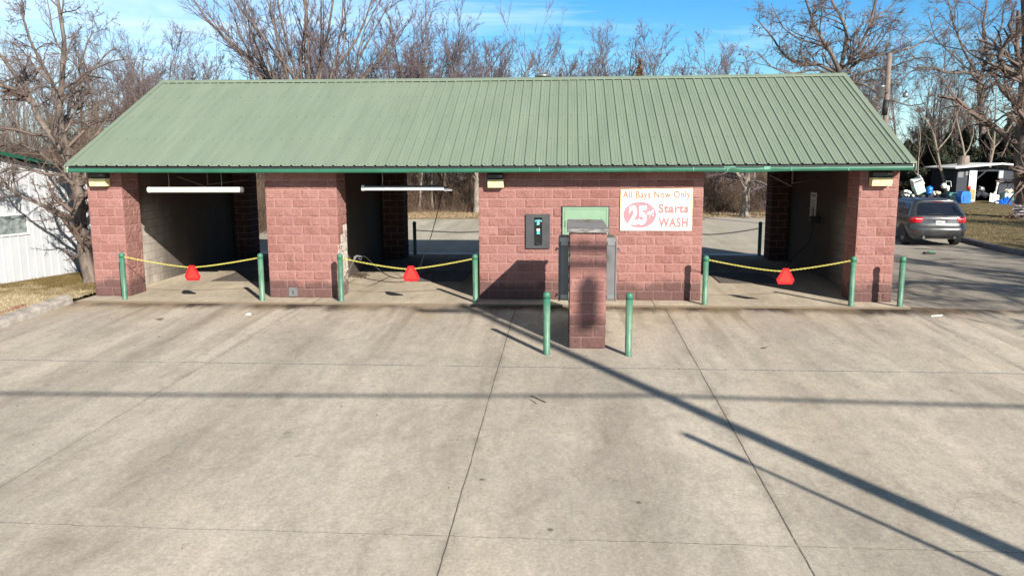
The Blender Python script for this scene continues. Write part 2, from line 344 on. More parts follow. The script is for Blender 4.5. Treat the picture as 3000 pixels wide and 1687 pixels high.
M['cedar'] = simple('cedar_foliage', (0.024, 0.032, 0.016), 0.9, sc=2.0, amt=0.5, dirt=((0.11, 0.065, 0.03), 1.5, 0.8))
M['browncedar'] = simple('browned_cedar_foliage', (0.16, 0.085, 0.045), 0.9, sc=2.0, amt=0.4)
M['ground'] = mat_ground()
M['lawnL'] = mat_lawn('dormant_lawn', (0.50, 0.40, 0.26), (0.20, 0.135, 0.060), True)
M['lawnR'] = mat_lawn('patchy_lawn', (0.235, 0.175, 0.10), (0.10, 0.088, 0.04))
M['grass'] = simple('dry_grass_blades', (0.46, 0.37, 0.20), 0.9, sc=0.9, amt=0.35, dirt=((0.13, 0.15, 0.035), 1.2, 0.9))
M['grassL'] = mat_lawn('short_lawn_blades', (0.52, 0.43, 0.28), (0.19, 0.145, 0.06), True)
M['grassR'] = simple('olive_brown_blades', (0.22, 0.165, 0.085), 0.9, sc=0.5, amt=0.35, dirt=((0.09, 0.10, 0.035), 0.5, 0.9))
M['straw'] = simple('leaf_and_straw', (0.30, 0.215, 0.125), 1.0, sc=0.5, amt=0.4)
M['grate'] = simple('rusty_steel_grate', (0.12, 0.10, 0.085), 0.7, 0.4, amt=0.3)
M['redbrick'] = simple('red_edging_brick', (0.26, 0.12, 0.09), 0.9, amt=0.25)
M['litter'] = simple('white_paper', (0.8, 0.8, 0.8), 0.8)

# ------------------------------------------------------------------ mesh helpers
class MB:
    def __init__(s): s.v = []; s.f = []; s.m = []; s.a = {}
    def add(s, vs, fs, mi=0):
        o = len(s.v); s.v.extend([tuple(map(float, q)) for q in vs]); s.f.extend([tuple(i+o for i in f) for f in fs]); s.m.extend([mi]*len(fs)); return s
    def box(s, x0, x1, y0, y1, z0, z1, mi=0, mat=None):
        vs = [(x, y, z) for z in (z0, z1) for y in (y0, y1) for x in (x0, x1)]
        if mat is not None: vs = [tuple(mat @ Vector(v)) for v in vs]
        return s.add(vs, [(0, 2, 3, 1), (4, 5, 7, 6), (0, 1, 5, 4), (2, 6, 7, 3), (0, 4, 6, 2), (1, 3, 7, 5)], mi)
    def bbox(s, x0, x1, y0, y1, z0, z1, c=0.01, mi=0, mat=None):
        """box with chamfered edges"""
        bm = []; X = (x0, x1); Y = (y0, y1); Z = (z0, z1); idx = {}
        for i in (0, 1):
            for j in (0, 1):
                for k in (0, 1):
                    sx_, sy_, sz_ = (1, -1)[i]*c, (1, -1)[j]*c, (1, -1)[k]*c
                    for a, q in enumerate(((X[i], Y[j]+sy_, Z[k]+sz_), (X[i]+sx_, Y[j], Z[k]+sz_), (X[i]+sx_, Y[j]+sy_, Z[k]))):
                        idx[i, j, k, a] = len(bm); bm.append(q)
        F = []
        for i in (0, 1): F.append([idx[i, 0, 0, 0], idx[i, 1, 0, 0], idx[i, 1, 1, 0], idx[i, 0, 1, 0]])
        for j in (0, 1): F.append([idx[0, j, 0, 1], idx[1, j, 0, 1], idx[1, j, 1, 1], idx[0, j, 1, 1]])
        for k in (0, 1): F.append([idx[0, 0, k, 2], idx[1, 0, k, 2], idx[1, 1, k, 2], idx[0, 1, k, 2]])
        for i in (0, 1):
            for j in (0, 1): F.append([idx[i, j, 0, 0], idx[i, j, 0, 1], idx[i, j, 1, 1], idx[i, j, 1, 0]])
            for k in (0, 1): F.append([idx[i, 0, k, 0], idx[i, 0, k, 2], idx[i, 1, k, 2], idx[i, 1, k, 0]])
        for j in (0, 1):
            for k in (0, 1): F.append([idx[0, j, k, 1], idx[0, j, k, 2], idx[1, j, k, 2], idx[1, j, k, 1]])
        for i in (0, 1):
            for j in (0, 1):
                for k in (0, 1): F.append([idx[i, j, k, 0], idx[i, j, k, 1], idx[i, j, k, 2]])
        if mat is not None: bm = [tuple(mat @ Vector(v)) for v in bm]
        return s.add(bm, F, mi)
    def prism(s, poly, axis, a, b, mi=0, mat=None):
        """poly of 2D points extruded along axis from a to b"""
        n = len(poly)
        def P(q, h): return {'x': (h, q[0], q[1]), 'y': (q[0], h, q[1]), 'z': (q[0], q[1], h)}[axis]
        vs = [P(q, a) for q in poly]+[P(q, b) for q in poly]
        if mat is not None: vs = [tuple(mat @ Vector(v)) for v in vs]
        fs = [tuple(range(n)), tuple(range(2*n-1, n-1, -1))]+[(i, i+n, (i+1) % n+n, (i+1) % n) for i in range(n)]
        return s.add(vs, fs, mi)
    def tube(s, pts, rad, n=8, mi=0, caps=True, closed=False):
        pts = [np.array(p, float) for p in pts]; K = len(pts)
        if isinstance(rad, (int, float)): rad = [rad]*K
        vs = []; U = None
        for k in range(K):
            if closed: T = pts[(k+1) % K]-pts[k-1]
            else: T = pts[min(k+1, K-1)]-pts[max(k-1, 0)]
            T = T/(np.linalg.norm(T)+1e-12)
            if U is None:
                ref = np.array([0, 0, 1.0]) if abs(T[2]) < 0.9 else np.array([1.0, 0, 0]); U = np.cross(T, ref)
            U = U-T*(U@T); U = U/(np.linalg.norm(U)+1e-12); V = np.cross(T, U)
            for j in range(n):
                a = 2*math.pi*j/n; vs.append(pts[k]+rad[k]*(U*math.cos(a)+V*math.sin(a)))
        fs = []
        for k in range(K if closed else K-1):
            k2 = (k+1) % K
            for j in range(n): fs.append((k*n+j, k*n+(j+1) % n, k2*n+(j+1) % n, k2*n+j))
        if caps and not closed: fs.append(tuple(range(n-1, -1, -1))); fs.append(tuple((K-1)*n+j for j in range(n)))
        return s.add(vs, fs, mi)
    def lathe(s, prof, n=20, c=(0, 0, 0), mi=0, mat=None):
        vs = []
        for r, z in prof:
            for j in range(n): a = 2*math.pi*j/n; vs.append((r*math.cos(a), r*math.sin(a), z))
        K = len(prof)
        fs = [(k*n+j, k*n+(j+1) % n, (k+1)*n+(j+1) % n, (k+1)*n+j) for k in range(K-1) for j in range(n)]
        fs += [tuple(range(n-1, -1, -1)), tuple((K-1)*n+j for j in range(n))]
        if mat is not None: vs = [tuple(mat @ Vector(v)) for v in vs]
        vs = [(v[0]+c[0], v[1]+c[1], v[2]+c[2]) for v in vs]
        return s.add(vs, fs, mi)
    def build(s, name, mats, parent=None, smooth=False, loc=None, attrs=None):
        me = bpy.data.meshes.new(name); me.from_pydata(s.v, [], s.f)
        if not isinstance(mats, (list, tuple)): mats = [mats]
        for m in mats: me.materials.append(m)
        if len(mats) > 1: me.polygons.foreach_set('material_index', s.m)
        if attrs:
            for k, vals in attrs.items():
                at_ = me.attributes.new(k, 'FLOAT', 'FACE'); at_.data.foreach_set('value', vals)
        me.validate()
        if smooth: me.polygons.foreach_set('use_smooth', [True]*len(me.polygons))
        me.update()
        o = bpy.data.objects.new(name, me); COL.objects.link(o)
        if loc is not None: o.location = loc
        if parent is not None: o.parent = parent
        return o
def tag(o, label=None, cat=None, group=None, kind=None):
    if label: o['label'] = label
    if cat: o['category'] = cat
    if group: o['group'] = group
    if kind: o['kind'] = kind
    return o
def empty(name, loc=(0, 0, 0), label=None, cat=None, group=None):
    o = bpy.data.objects.new(name, None); COL.objects.link(o); o.location = loc; o.empty_display_size = 0.2
    return tag(o, label, cat, group)
def structure(o): o['kind'] = 'structure'; return o
def copy_tree(o, parent=None):
    c = o.copy(); COL.objects.link(c)
    if parent is not None: c.parent = parent
    for ch in list(o.children): copy_tree(ch, c)
    return c
def text_mesh(txt, size, width=None, height=None, off=0.0, align='CENTER'):
    """mesh data of a flat word in the xz plane, centred, fitted to width x height"""
    cu = bpy.data.curves.new('txt', 'FONT'); cu.body = txt; cu.size = size; cu.align_x = 'LEFT'; cu.offset = off; cu.extrude = 0.0; cu.space_character = 1.0+off*2.5; cu.resolution_u = 4
    ob = bpy.data.objects.new('txt', cu); COL.objects.link(ob)
    dg = bpy.context.evaluated_depsgraph_get(); me = bpy.data.meshes.new_from_object(ob.evaluated_get(dg))
    vs = np.array([v.co[:] for v in me.vertices]); fs = [tuple(p.vertices) for p in me.polygons]
    bpy.data.objects.remove(ob); bpy.data.curves.remove(cu); bpy.data.meshes.remove(me)
    mn, mxx = vs.min(0), vs.max(0); c = (mn+mxx)/2
    sxx = (width/(mxx[0]-mn[0])) if width else 1.0; syy = (height/(mxx[1]-mn[1])) if height else sxx
    return [((v[0]-c[0])*sxx, 0.0, (v[1]-c[1])*syy) for v in vs], fs
def add_text(mb, txt, cx, cz, y, width, height, off=0.0, mi=0, shear=0.0):
    vs, fs = text_mesh(txt, 1.0, width, height, off)
    mb.add([(v[0]+cx+shear*v[2], y, v[2]+cz) for v in vs], fs, mi)

# ------------------------------------------------------------------ ground
GZ = -0.04
def hill(x, y):
    y0 = 34+16*min(1, max(0, (x-20)/8.0)); return -0.07+4.6*(min(1, max(0, y-y0)/60)**0.9)+(0.033*(y+0.6) if y < -0.6 else 0)
def ground_sheet():
    xs = np.concatenate([np.linspace(-500, -60, 10), np.linspace(-50, 80, 66), np.linspace(95, 500, 10)])
    ys = np.concatenate([np.linspace(-400, -30, 8), np.linspace(-24, 100, 63), np.linspace(115, 600, 10)])
    rng = np.random.RandomState(3); vs = []
    for y in ys:
        for x in xs:
            h = hill(x, y)+(rng.uniform(-0.1, 0.1) if y > 52 else 0)
            vs.append((x, y, h))
    nx = len(xs); fs = [(j*nx+i, j*nx+i+1, (j+1)*nx+i+1, (j+1)*nx+i) for j in range(len(ys)-1) for i in range(nx-1)]
    return structure(MB().add(vs, fs).build('ground', M['ground'], smooth=True))
ground_sheet()
def sheet(name, poly, z, mat, th=0.03, slope=False):
    mb = MB(); n = len(poly)
    if slope:
        q = lambda y: -0.04+0.033*(y+0.6)
        mb.add([(x, y, q(y)) for x, y in poly]+[(x, y, q(y)-th) for x, y in poly], [tuple(range(n))]+[(i, (i+1) % n, (i+1) % n+n, i+n) for i in range(n)])
        return structure(mb.build(name, mat))
    mb.add([(x, y, z) for x, y in poly]+[(x, y, z-th) for x, y in poly], [tuple(range(n))]+[(i, (i+1) % n, (i+1) % n+n, i+n) for i in range(n)])
    return structure(mb.build(name, mat))
sheet('forecourt', [(-4.5, -0.6), (-4.5, -40), (45, -40), (45, -1.7), (21, -1.2), (13.95, -0.42), (13.95, -0.6)], GZ, M['forecourt'], slope=True)
sheet('side_lot', [(13.952, -0.41), (21.0, -1.18), (40, -1.58), (40, 0.0), (24.5, 3.0), (22.0, 7.2), (21.55, 10), (21.9, 14), (22.3, 18), (22, 23), (19, 26.5), (13.952, 27)], GZ-0.004, M['lot'])
sheet('rear_lot', [(-12, 9.3), (13.948, 9.3), (13.948, 24.6), (6, 25.4), (-2, 25.0), (-12, 24.8)], GZ, M['rearlot'])
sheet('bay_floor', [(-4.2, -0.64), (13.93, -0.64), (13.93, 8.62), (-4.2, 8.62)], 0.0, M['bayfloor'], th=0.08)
sheet('drainage_strip', [(-4.2, 8.63), (13.94, 8.63), (13.94, 9.29), (-4.2, 9.29)], GZ+0.02, M['strip'])
mb = MB(); yy_ = [9, -0.6, -40]; vs = []
for y in yy_:
    for x in (-4.24 if y > 0 else -4.42, -30): vs.append((x, y, 0.015+(0.033*(y+0.6) if y < -0.6 else 0)))
mb.add(vs, [(0, 1, 3, 2), (2, 3, 5, 4)]); structure(mb.build('left_lawn', M['lawnL']))
def lawn_r():
    return sheet('right_lawn', [(22.1, 7.3), (24.7, 3.2), (40, 0.3), (60, 0.3), (60, 47), (24, 47), (21, 33), (20.5, 27), (22.2, 23), (22.5, 18), (22.1, 14), (21.7, 10)], 0.03, M['lawnR'], th=0.1)
lawn_r()

def curb(name, pts, w, h, mat, label, z=-0.04):
    """kerb with a rounded top swept along pts"""
    mb = MB(); prof = [(-w/2, 0), (-w/2, h*0.55), (-w*0.36, h*0.86), (-w*0.12, h), (w*0.12, h), (w*0.36, h*0.86), (w/2, h*0.55), (w/2, 0)]
    vs = []; K = len(pts); rng = random.Random(5)
    # resample
    P = [np.array(p, float) for p in pts]; out = []
    for a, b_ in zip(P[:-1], P[1:]):
        n = max(2, int(np.linalg.norm(b_-a)/0.25))
        for i in range(n): out.append(a+(b_-a)*i/n)
    out.append(P[-1])
    for k, q in enumerate(out):
        T = out[min(k+1, len(out)-1)]-out[max(k-1, 0)]; T = T/np.linalg.norm(T); Nn = np.array([-T[1], T[0]])
        for (a, c) in prof:
            j = rng.uniform(-0.006, 0.006); vs.append((q[0]+Nn[0]*(a+j), q[1]+Nn[1]*(a+j), (fz(q[1]) if z is None else z)+c+j*0.8))
    n = len(prof); fs = []
    for k in range(len(out)-1):
        for i in range(n-1): fs.append((k*n+i, k*n+i+1, (k+1)*n+i+1, (k+1)*n+i))
    fs.append(tuple(range(n))); fs.append(tuple((len(out)-1)*n+i for i in range(n)))
    mb.add(vs, fs); o = mb.build(name, mat, smooth=False)
    return tag(o, label, 'kerb')
curb('kerb', [(-4.42, -0.72), (-4.36, -2.9), (-4.34, -4.8), (-4.37, -7.3), (-4.5, -13)], 0.34, 0.19, M['curb'], 'rounded pale concrete kerb between the left lawn and the forecourt', z=None)
curb('kerb', [(21.6, 24), (22.1, 18), (21.8, 14), (21.45, 10), (21.9, 7.0), (24.5, 2.9), (32, 1.0), (40, 0.0)], 0.34, 0.17, M['darkcurb'], 'dark rounded kerb between the side lot and the right lawn by the car')
mb = MB(); rng = random.Random(2)
for i in range(24):
    q = np.array([-5.0, -1.35])+np.array([0.0, -0.2])*i*1.05; z_ = fz(q[1])+0.05; mb.bbox(q[0]-0.05, q[0]+0.05, q[1]-0.09, q[1]+0.09, z_, z_+0.035+rng.uniform(-0.01, 0.01), 0.008)
tag(mb.build('brick_edging', M['redbrick']), 'low red brick edging in the lawn beside the left kerb', 'edging')

def blades(name, n, region, z, hmin, hmax, mat, label, cat, seed, dens=None, w=0.006):
    rng = np.random.RandomState(seed); P = []
    x0, x1, y0, y1 = region; vs = []; fs = []
    xy = np.stack([rng.uniform(x0, x1, n), rng.uniform(y0, y1, n)], 1)
    if dens is not None: xy = xy[[dens(a, b_) for a, b_ in xy]]
    n = len(xy); a = rng.uniform(0, 2*np.pi, n); h = rng.uniform(hmin, hmax, n); l = rng.uniform(0, 0.6, n)*h; b2 = rng.uniform(0, 2*np.pi, n)
    V = np.zeros((n, 3, 3)); V[:, 0] = np.stack([xy[:, 0]-w*np.cos(a), xy[:, 1]-w*np.sin(a), np.full(n, z)], 1)
    V[:, 1] = np.stack([xy[:, 0]+w*np.cos(a), xy[:, 1]+w*np.sin(a), np.full(n, z)], 1)
    V[:, 2] = np.stack([xy[:, 0]+l*np.cos(b2), xy[:, 1]+l*np.sin(b2), z+h], 1)
    V[:, :, 2] += (0.033*np.minimum(0, xy[:, 1]+0.6))[:, None]
    me = fast_mesh(name, V.reshape(-1, 3), np.arange(3*n).reshape(n, 3))
    me.materials.append(mat); o = bpy.data.objects.new(name, me); COL.objects.link(o)
    return tag(o, label, cat, kind='stuff')
def fast_mesh(name, V, F):
    """V (n,3), F (m,k) numpy"""
    me = bpy.data.meshes.new(name); m, k = F.shape
    me.vertices.add(len(V)); me.vertices.foreach_set('co', np.ascontiguousarray(V, dtype=np.float32).ravel())
    me.loops.add(m*k); me.loops.foreach_set('vertex_index', np.ascontiguousarray(F, dtype=np.int32).ravel())
    me.polygons.add(m); me.polygons.foreach_set('loop_start', np.arange(0, m*k, k, dtype=np.int32)); me.polygons.foreach_set('loop_total', np.full(m, k, dtype=np.int32))
    me.update(calc_edges=True); return me
blades('grass', 16000, (-9, -3.9, -3.6, 5), 0.012, 0.02, 0.07, M['grassL'], 'short dry tan grass on the lawn left of the car wash', 'grass', 1,
       dens=lambda x, y: x < (-4.6 if y < -0.6 else -4.3))
blades('grass', 22000, (20.5, 42, 7, 33), 0.03, 0.02, 0.07, M['grassR'], 'patchy brown and green grass on the lawn beyond the parked car', 'grass', 2, dens=lambda x, y: x > 22.4, w=0.012)
blades('dry_grass', 26000, (-8, 21, 26.0, 33.5), -0.07, 0.03, 0.13, M['straw'], 'pale dry grass strip along the foot of the woods', 'grass', 3, w=0.012)

# ------------------------------------------------------------------ car wash building
CH = 0.2032; BL = 0.4064
P1L, P1R, P2L, P2R = -4.1325, -3.3197, 0.0, 1.6256
OL, OR, P5L, P5R = 4.8064, 9.6832, 12.956, 13.7688
DEP = 8.02; DR = 0.72; WH = 14*CH
bld = empty('car_wash_building', (P1L, 0, 0), 'low red block car wash with three open bays under a sage green metal roof', 'car wash')
def block_face(mb, tint, pale, o, u, n, length, rows, start=0, palefn=None, seed=0, z0=0.0):
    """split face blocks: o corner, u along, n outward"""
    rg = np.random.RandomState(seed); o = np.array(o, float); u = np.array(u, float); n = np.array(n, float); zz = np.array([0, 0, 1.0])
    J = 0.0055
    for r in range(rows):
        a = 0.0; par = (r+start) % 2; cuts = [0.0]
        x = BL/2 if par else BL
        while x < length-0.02: cuts.append(x); x += BL
        cuts.append(length)
        for c0, c1 in zip(cuts[:-1], cuts[1:]):
            a = c0+(J if c0 > 0 else 0); b_ = c1-(J if c1 < length else 0); lo_ = r*CH+z0+(J if r > 0 else 0); hi = (r+1)*CH+z0-J
            nx = max(2, int(round((b_-a)/0.036))); nz = 6
            amp = rg.uniform(0.006, 0.017); ph = rg.uniform(0, 6.28, 4); tl = rg.uniform(-0.006, 0.006, 2)
            idx = np.zeros((nz+1, nx+1), int); base = len(mb.v)
            for j in range(nz+1):
                for i in range(nx+1):
                    s_, t_ = i/nx, j/nz; bd = min(i, nx-i, j, nz-j)
                    d = 0.0 if bd == 0 else amp*(0.55+0.35*math.sin(ph[0]+5*s_+3*t_)+0.25*math.sin(ph[1]+11*s_-7*t_))+rg.uniform(-0.005, 0.006)
                    if bd: d = max(0.002, d+tl[0]*(s_-.5)+tl[1]*(t_-.5))
                    else: d = rg.uniform(-0.0035, 0.0)
                    jx = rg.uniform(-.006, .006) if bd else 0; jz = rg.uniform(-.006, .006) if bd else 0
                    q = o+u*(a+(b_-a)*s_+jx)+zz*(lo_+(hi-lo_)*t_+jz)+n*d
                    mb.v.append(tuple(q))
            idx = lambda i, j: base+j*(nx+1)+i
            fs = [(idx(i, j), idx(i+1, j), idx(i+1, j+1), idx(i, j+1)) for j in range(nz) for i in range(nx)]
            # skirt back into the mortar
            ring = [(i, 0) for i in range(nx+1)]+[(nx, j) for j in range(1, nz+1)]+[(i, nz) for i in range(nx-1, -1, -1)]+[(0, j) for j in range(nz-1, 0, -1)]
            sb = len(mb.v)
            for (i, j) in ring: q = np.array(mb.v[idx(i, j)])-n*0.02; mb.v.append(tuple(q))
            L = len(ring); fs += [(idx(*ring[k]), sb+k, sb+(k+1) % L, idx(*ring[(k+1) % L])) for k in range(L)]
            mb.f.extend(fs); mb.m.extend([0]*len(fs)); tv = float(np.clip(rg.normal(0.5, 0.2), 0, 1)); tint.extend([tv]*len(fs))
            pv = float(palefn(0.5*(a+b_), 0.5*(lo_+hi))) if palefn else 0.0; pale.extend([pv]*len(fs))
def masonry(name, body, faces, parent, rows=14, matcore='mortar', label=None):
    """body: list of (x0,x1,y0,y1,z1) mortar cores; faces: list of block faces"""
    mb = MB(); tint = []; pale = []
    for f in faces: block_face(mb, tint, pale, **f)
    nb = len(mb.f)
    for (x0, x1, y0, y1, z0, z1) in body: mb.box(x0, x1, y0, y1, z0, z1, 1)
    k = len(mb.f)-nb; tint.extend([0.5]*k); pale.extend([0.0]*k)
    o = mb.build(name, [M['block'], M[matcore]], parent, attrs={'tint': tint, 'pale': pale}, loc=None)
    if parent is not None: o.matrix_parent_inverse = Matrix.Translation(parent.location).inverted()
    if label: o['label'] = label
    return o
E_ = 0.006
XU = (1, 0, 0); YU = (0, 1, 0)
masonry('pillar', [(P1L+E_, P1R-E_, E_, DR-E_, 0, WH)], [
    dict(o=(P1L, 0, 0), u=XU, n=(0, -1, 0), length=P1R-P1L, rows=14, start=0, seed=1),
    dict(o=(P1R, 0, 0), u=YU, n=(1, 0, 0), length=DR, rows=14, start=1, seed=2),
    dict(o=(P1L, DR, 0), u=(0, -1, 0), n=(-1, 0, 0), length=DR, rows=14, start=1, seed=3)], bld)
def pf(a, z): return 1.0 if (z < 1.62 and (a > 0.28 or z < 1.35)) and not (z > 1.1 and a < 0.2) else 0.0
masonry('pillar', [(P2L+E_, P2R-E_, E_, DR-E_, 0, WH)], [
    dict(o=(P2L, 0, 0), u=XU, n=(0, -1, 0), length=P2R-P2L, rows=14, start=1, seed=11),
    dict(o=(P2R, 0, 0), u=YU, n=(1, 0, 0), length=DR, rows=14, start=1, seed=12, palefn=pf),
    dict(o=(P2L, DR, 0), u=(0, -1, 0), n=(-1, 0, 0), length=DR, rows=14, start=1, seed=13)], bld)
masonry('office_wall', [(OL+E_, OR-E_, E_, DR-E_, 0, WH)], [
    dict(o=(OL, 0, 0), u=XU, n=(0, -1, 0), length=OR-OL, rows=14, start=1, seed=21),
    dict(o=(OR, 0, 0), u=YU, n=(1, 0, 0), length=DR, rows=14, start=1, seed=22),
    dict(o=(OL, DR, 0), u=(0, -1, 0), n=(-1, 0, 0), length=DR, rows=14, start=1, seed=23)], bld)
masonry('pillar', [(P5L+E_, P5R-E_, E_, DR-E_, 0, WH)], [
    dict(o=(P5L, 0, 0), u=XU, n=(0, -1, 0), length=P5R-P5L, rows=14, start=1, seed=31),
    dict(o=(P5R, 0, 0), u=YU, n=(1, 0, 0), length=DR, rows=14, start=1, seed=32),
    dict(o=(P5L, DR, 0), u=(0, -1, 0), n=(-1, 0, 0), length=DR, rows=14, start=0, seed=33)], bld)
def part(mb, name, mat, parent=bld, **k):
    o = mb.build(name, mat, parent, **k)
    off = Vector(parent.location) if parent.parent is None else Vector((0, 0, 0))   # nested parents already sit at the world origin
    o.matrix_parent_inverse = Matrix.Translation(-off)
    return o
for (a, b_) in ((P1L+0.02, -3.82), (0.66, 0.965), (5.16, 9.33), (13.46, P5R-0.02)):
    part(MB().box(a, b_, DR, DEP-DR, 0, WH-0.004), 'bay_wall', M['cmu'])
# rear pilasters
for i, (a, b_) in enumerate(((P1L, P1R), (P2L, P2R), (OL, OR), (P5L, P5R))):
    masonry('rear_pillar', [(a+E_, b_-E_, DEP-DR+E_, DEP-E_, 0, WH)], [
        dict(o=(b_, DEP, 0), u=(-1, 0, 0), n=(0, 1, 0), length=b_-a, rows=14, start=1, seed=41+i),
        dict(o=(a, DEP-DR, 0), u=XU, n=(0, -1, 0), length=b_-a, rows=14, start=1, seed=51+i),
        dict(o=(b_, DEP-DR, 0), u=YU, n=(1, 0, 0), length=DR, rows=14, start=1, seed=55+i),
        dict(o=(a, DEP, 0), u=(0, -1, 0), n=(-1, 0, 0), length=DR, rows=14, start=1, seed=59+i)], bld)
# ceiling / soffit
part(MB().box(P1L-0.06, P5R+0.06, -0.57, DEP+0.5, WH+0.001, WH+0.03), 'ceiling', M['soffit'])
# roof
XL, XR = -4.22, 13.83; EY, EZ = -0.60, 2.985; RY, RZ = 4.0075, 5.2016
def roof_panel(sign):
    """ribbed sheet from eave to ridge; sign -1 front, +1 back"""
    prof = []; x = XL; pitch = (XR-XL)/79
    for i in range(79):
        b0 = XL+i*pitch
        prof += [(b0, 0.0), (b0+0.011, 0.026), (b0+0.043, 0.026), (b0+0.054, 0.0), (b0+0.103, 0.0), (b0+0.108, 0.006), (b0+0.120, 0.006), (b0+0.127, 0.0),
                 (b0+0.163, 0.0), (b0+0.168, 0.006), (b0+0.180, 0.006), (b0+0.187, 0.0)]
    prof.append((XR, 0.0))
    e = np.array([EY if sign < 0 else 2*RY-EY, EZ]); r_ = np.array([RY, RZ]); t = (r_-e)/np.linalg.norm(r_-e); nn = np.array([-t[1], t[0]])
    if nn[1] < 0: nn = -nn
    L = np.linalg.norm(r_-e); ns = 6; rg = np.random.RandomState(4)
    vs = []; sag = rg.uniform(-1, 1, (ns+1, 80))
    for k in range(ns+1):
        for i, (x, h) in enumerate(prof):
            q = e+t*(L*k/ns)+nn*h
            j = i//12; u_ = (x-XL)/(XR-XL); dz = -0.03*(1-(2*u_-1)**2)+0.003*sag[k, min(j, 79)]
            vs.append((x, q[0], q[1]+dz))
    n = len(prof); mb = MB(); fs = [(k*n+i, k*n+i+1, (k+1)*n+i+1, (k+1)*n+i) for k in range(ns) for i in range(n-1)]
    mb.add(vs, fs, 0)
    # screw heads in rows beside each rib
    if sign < 0:
        for fr in (0.02, 0.27, 0.52, 0.77, 0.97):
            for i in range(79):
                x = XL+i*pitch+0.075+rg.uniform(-0.006, 0.006); u_ = (x-XL)/(XR-XL); q = e+t*(L*fr)+nn*0.004; dz = -0.03*(1-(2*u_-1)**2)
                s_ = 0.009; a = [(x-s_, q[0]-t[0]*s_, q[1]-t[1]*s_+dz), (x+s_, q[0]-t[0]*s_, q[1]-t[1]*s_+dz), (x+s_, q[0]+t[0]*s_, q[1]+t[1]*s_+dz), (x-s_, q[0]+t[0]*s_, q[1]+t[1]*s_+dz)]
                tp = [(v[0], v[1]+nn[0]*0.006, v[2]+nn[1]*0.006) for v in a]
                mb.add(a+tp, [(4, 5, 6, 7), (0, 1, 5, 4), (1, 2, 6, 5), (2, 3, 7, 6), (3, 0, 4, 7)], 1)
    return mb
M['screw'] = simple('screw_heads', (0.10, 0.13, 0.09), 0.5)
roof = part(roof_panel(-1), 'roof', [M['roof'], M['screw']])
part(roof_panel(1), 'roof', [M['roof'], M['screw']])
def sagz(x): u_ = (x-XL)/(XR-XL); return -0.03*(1-(2*u_-1)**2)
mb = MB(); xs = np.linspace(XL-0.01, XR+0.01, 40); vs = []
for x in xs:
    for (dy, dz) in ((-0.17, -0.052), (-0.165, -0.040), (-0.03, 0.034), (0.03, 0.034), (0.165, -0.040), (0.17, -0.052)): vs.append((x, RY+dy, RZ+dz+0.006+sagz(x)))
mb.add(vs, [(k*6+i, k*6+i+1, (k+1)*6+i+1, (k+1)*6+i) for k in range(39) for i in range(5)]); part(mb, 'ridge_cap', M['roof'])
# rake trims
for x, s_ in ((XL, -1), (XR, 1)):
    for sg in (-1, 1):
        e = (EY if sg < 0 else 2*RY-EY); mb = MB()
        a0, a1 = (x-0.10, x+0.012) if s_ > 0 else (x-0.012, x+0.10)
        vs = [(a0, e, EZ+0.026), (a1, e, EZ+0.026), (a1, RY, RZ+0.030), (a0, RY, RZ+0.030), (a0, e, EZ-0.004), (a1, e, EZ-0.004), (a1, RY, RZ-0.002), (a0, RY, RZ-0.002)]
        out = x+0.0125*s_
        mb.add(vs, [(0, 1, 2, 3), (0, 1, 5, 4), (3, 2, 6, 7), (0, 3, 7, 4), (1, 2, 6, 5)])
        vs = [(out, e, EZ+0.024), (out+s_*0.014, e, EZ+0.024), (out+s_*0.014, RY, RZ+0.028), (out, RY, RZ+0.028), (out, e, EZ-0.15), (out+s_*0.014, e, EZ-0.15), (out+s_*0.014, RY, RZ-0.15), (out, RY, RZ-0.15)]
        mb.add(vs, [(0, 1, 2, 3), (4, 5, 6, 7), (0, 1, 5, 4), (3, 2, 6, 7), (0, 3, 7, 4), (1, 2, 6, 5)])
        part(mb, 'rake_trim', M['roof'])
# gable infill
for x in (P1L+0.01, P5R-0.05):
    mb = MB(); mb.prism([(0.0, WH+0.032), (DEP, WH+0.032), (DEP+0.2, EZ+0.08), (RY, RZ-0.06), (-0.2, EZ+0.08)], 'x', x, x+0.04); part(mb, 'gable_panel', M['whitetrim'])
# fascia with dents near the right bay
def fascia():
    xs = np.linspace(XL+0.03, XR-0.02, 260); vs = []; rg = random.Random(8)
    for x in xs:
        dent = 0.035*math.exp(-((x-10.15)/0.10)**2)+0.03*math.exp(-((x-10.95)/0.13)**2)+0.015*math.exp(-((x-12.1)/0.05)**2)
        drop = -0.022*math.exp(-((x-10.45)/0.5)**2)+sagz(x)*0.8
        wv = 0.002*math.sin(x*3.1)+0.0015*math.sin(x*7.7)
        vs += [(x, -0.560, 2.930+sagz(x)), (x, -0.590-wv, 2.922+sagz(x)+drop*0.3), (x, -0.594-wv+dent, 2.90+drop), (x, -0.592-wv-dent*0.4, 2.845+drop), (x, -0.572, 2.838+drop)]
    n = 5; fs = [(k*n+i, k*n+i+1, (k+1)*n+i+1, (k+1)*n+i) for k in range(len(xs)-1) for i in range(n-1)]
    return MB().add(vs, fs)
part(fascia(), 'fascia', M['fascia'], smooth=True)
for xx in (6.15, 9.35, 10.05, 11.35, 12.5): part(MB().box(xx, xx+0.02, -0.601, -0.594, 2.835, 2.915), 'fascia_joint', M['pale_metal'])
part(MB().box(9.98, 10.22, -0.603, -0.5945, 2.905, 2.928), 'fascia_tear', M['pale_metal']); part(MB().box(10.8, 10.93, -0.602, -0.5945, 2.86, 2.925), 'fascia_tear', M['pale_metal'])
part(MB().box(XL+0.04, XR-0.03, -0.555, -0.535, WH+0.031, 2.955), 'eave_shade_strip', M['black'])  # black strip standing for the shadow between roof edge and fascia
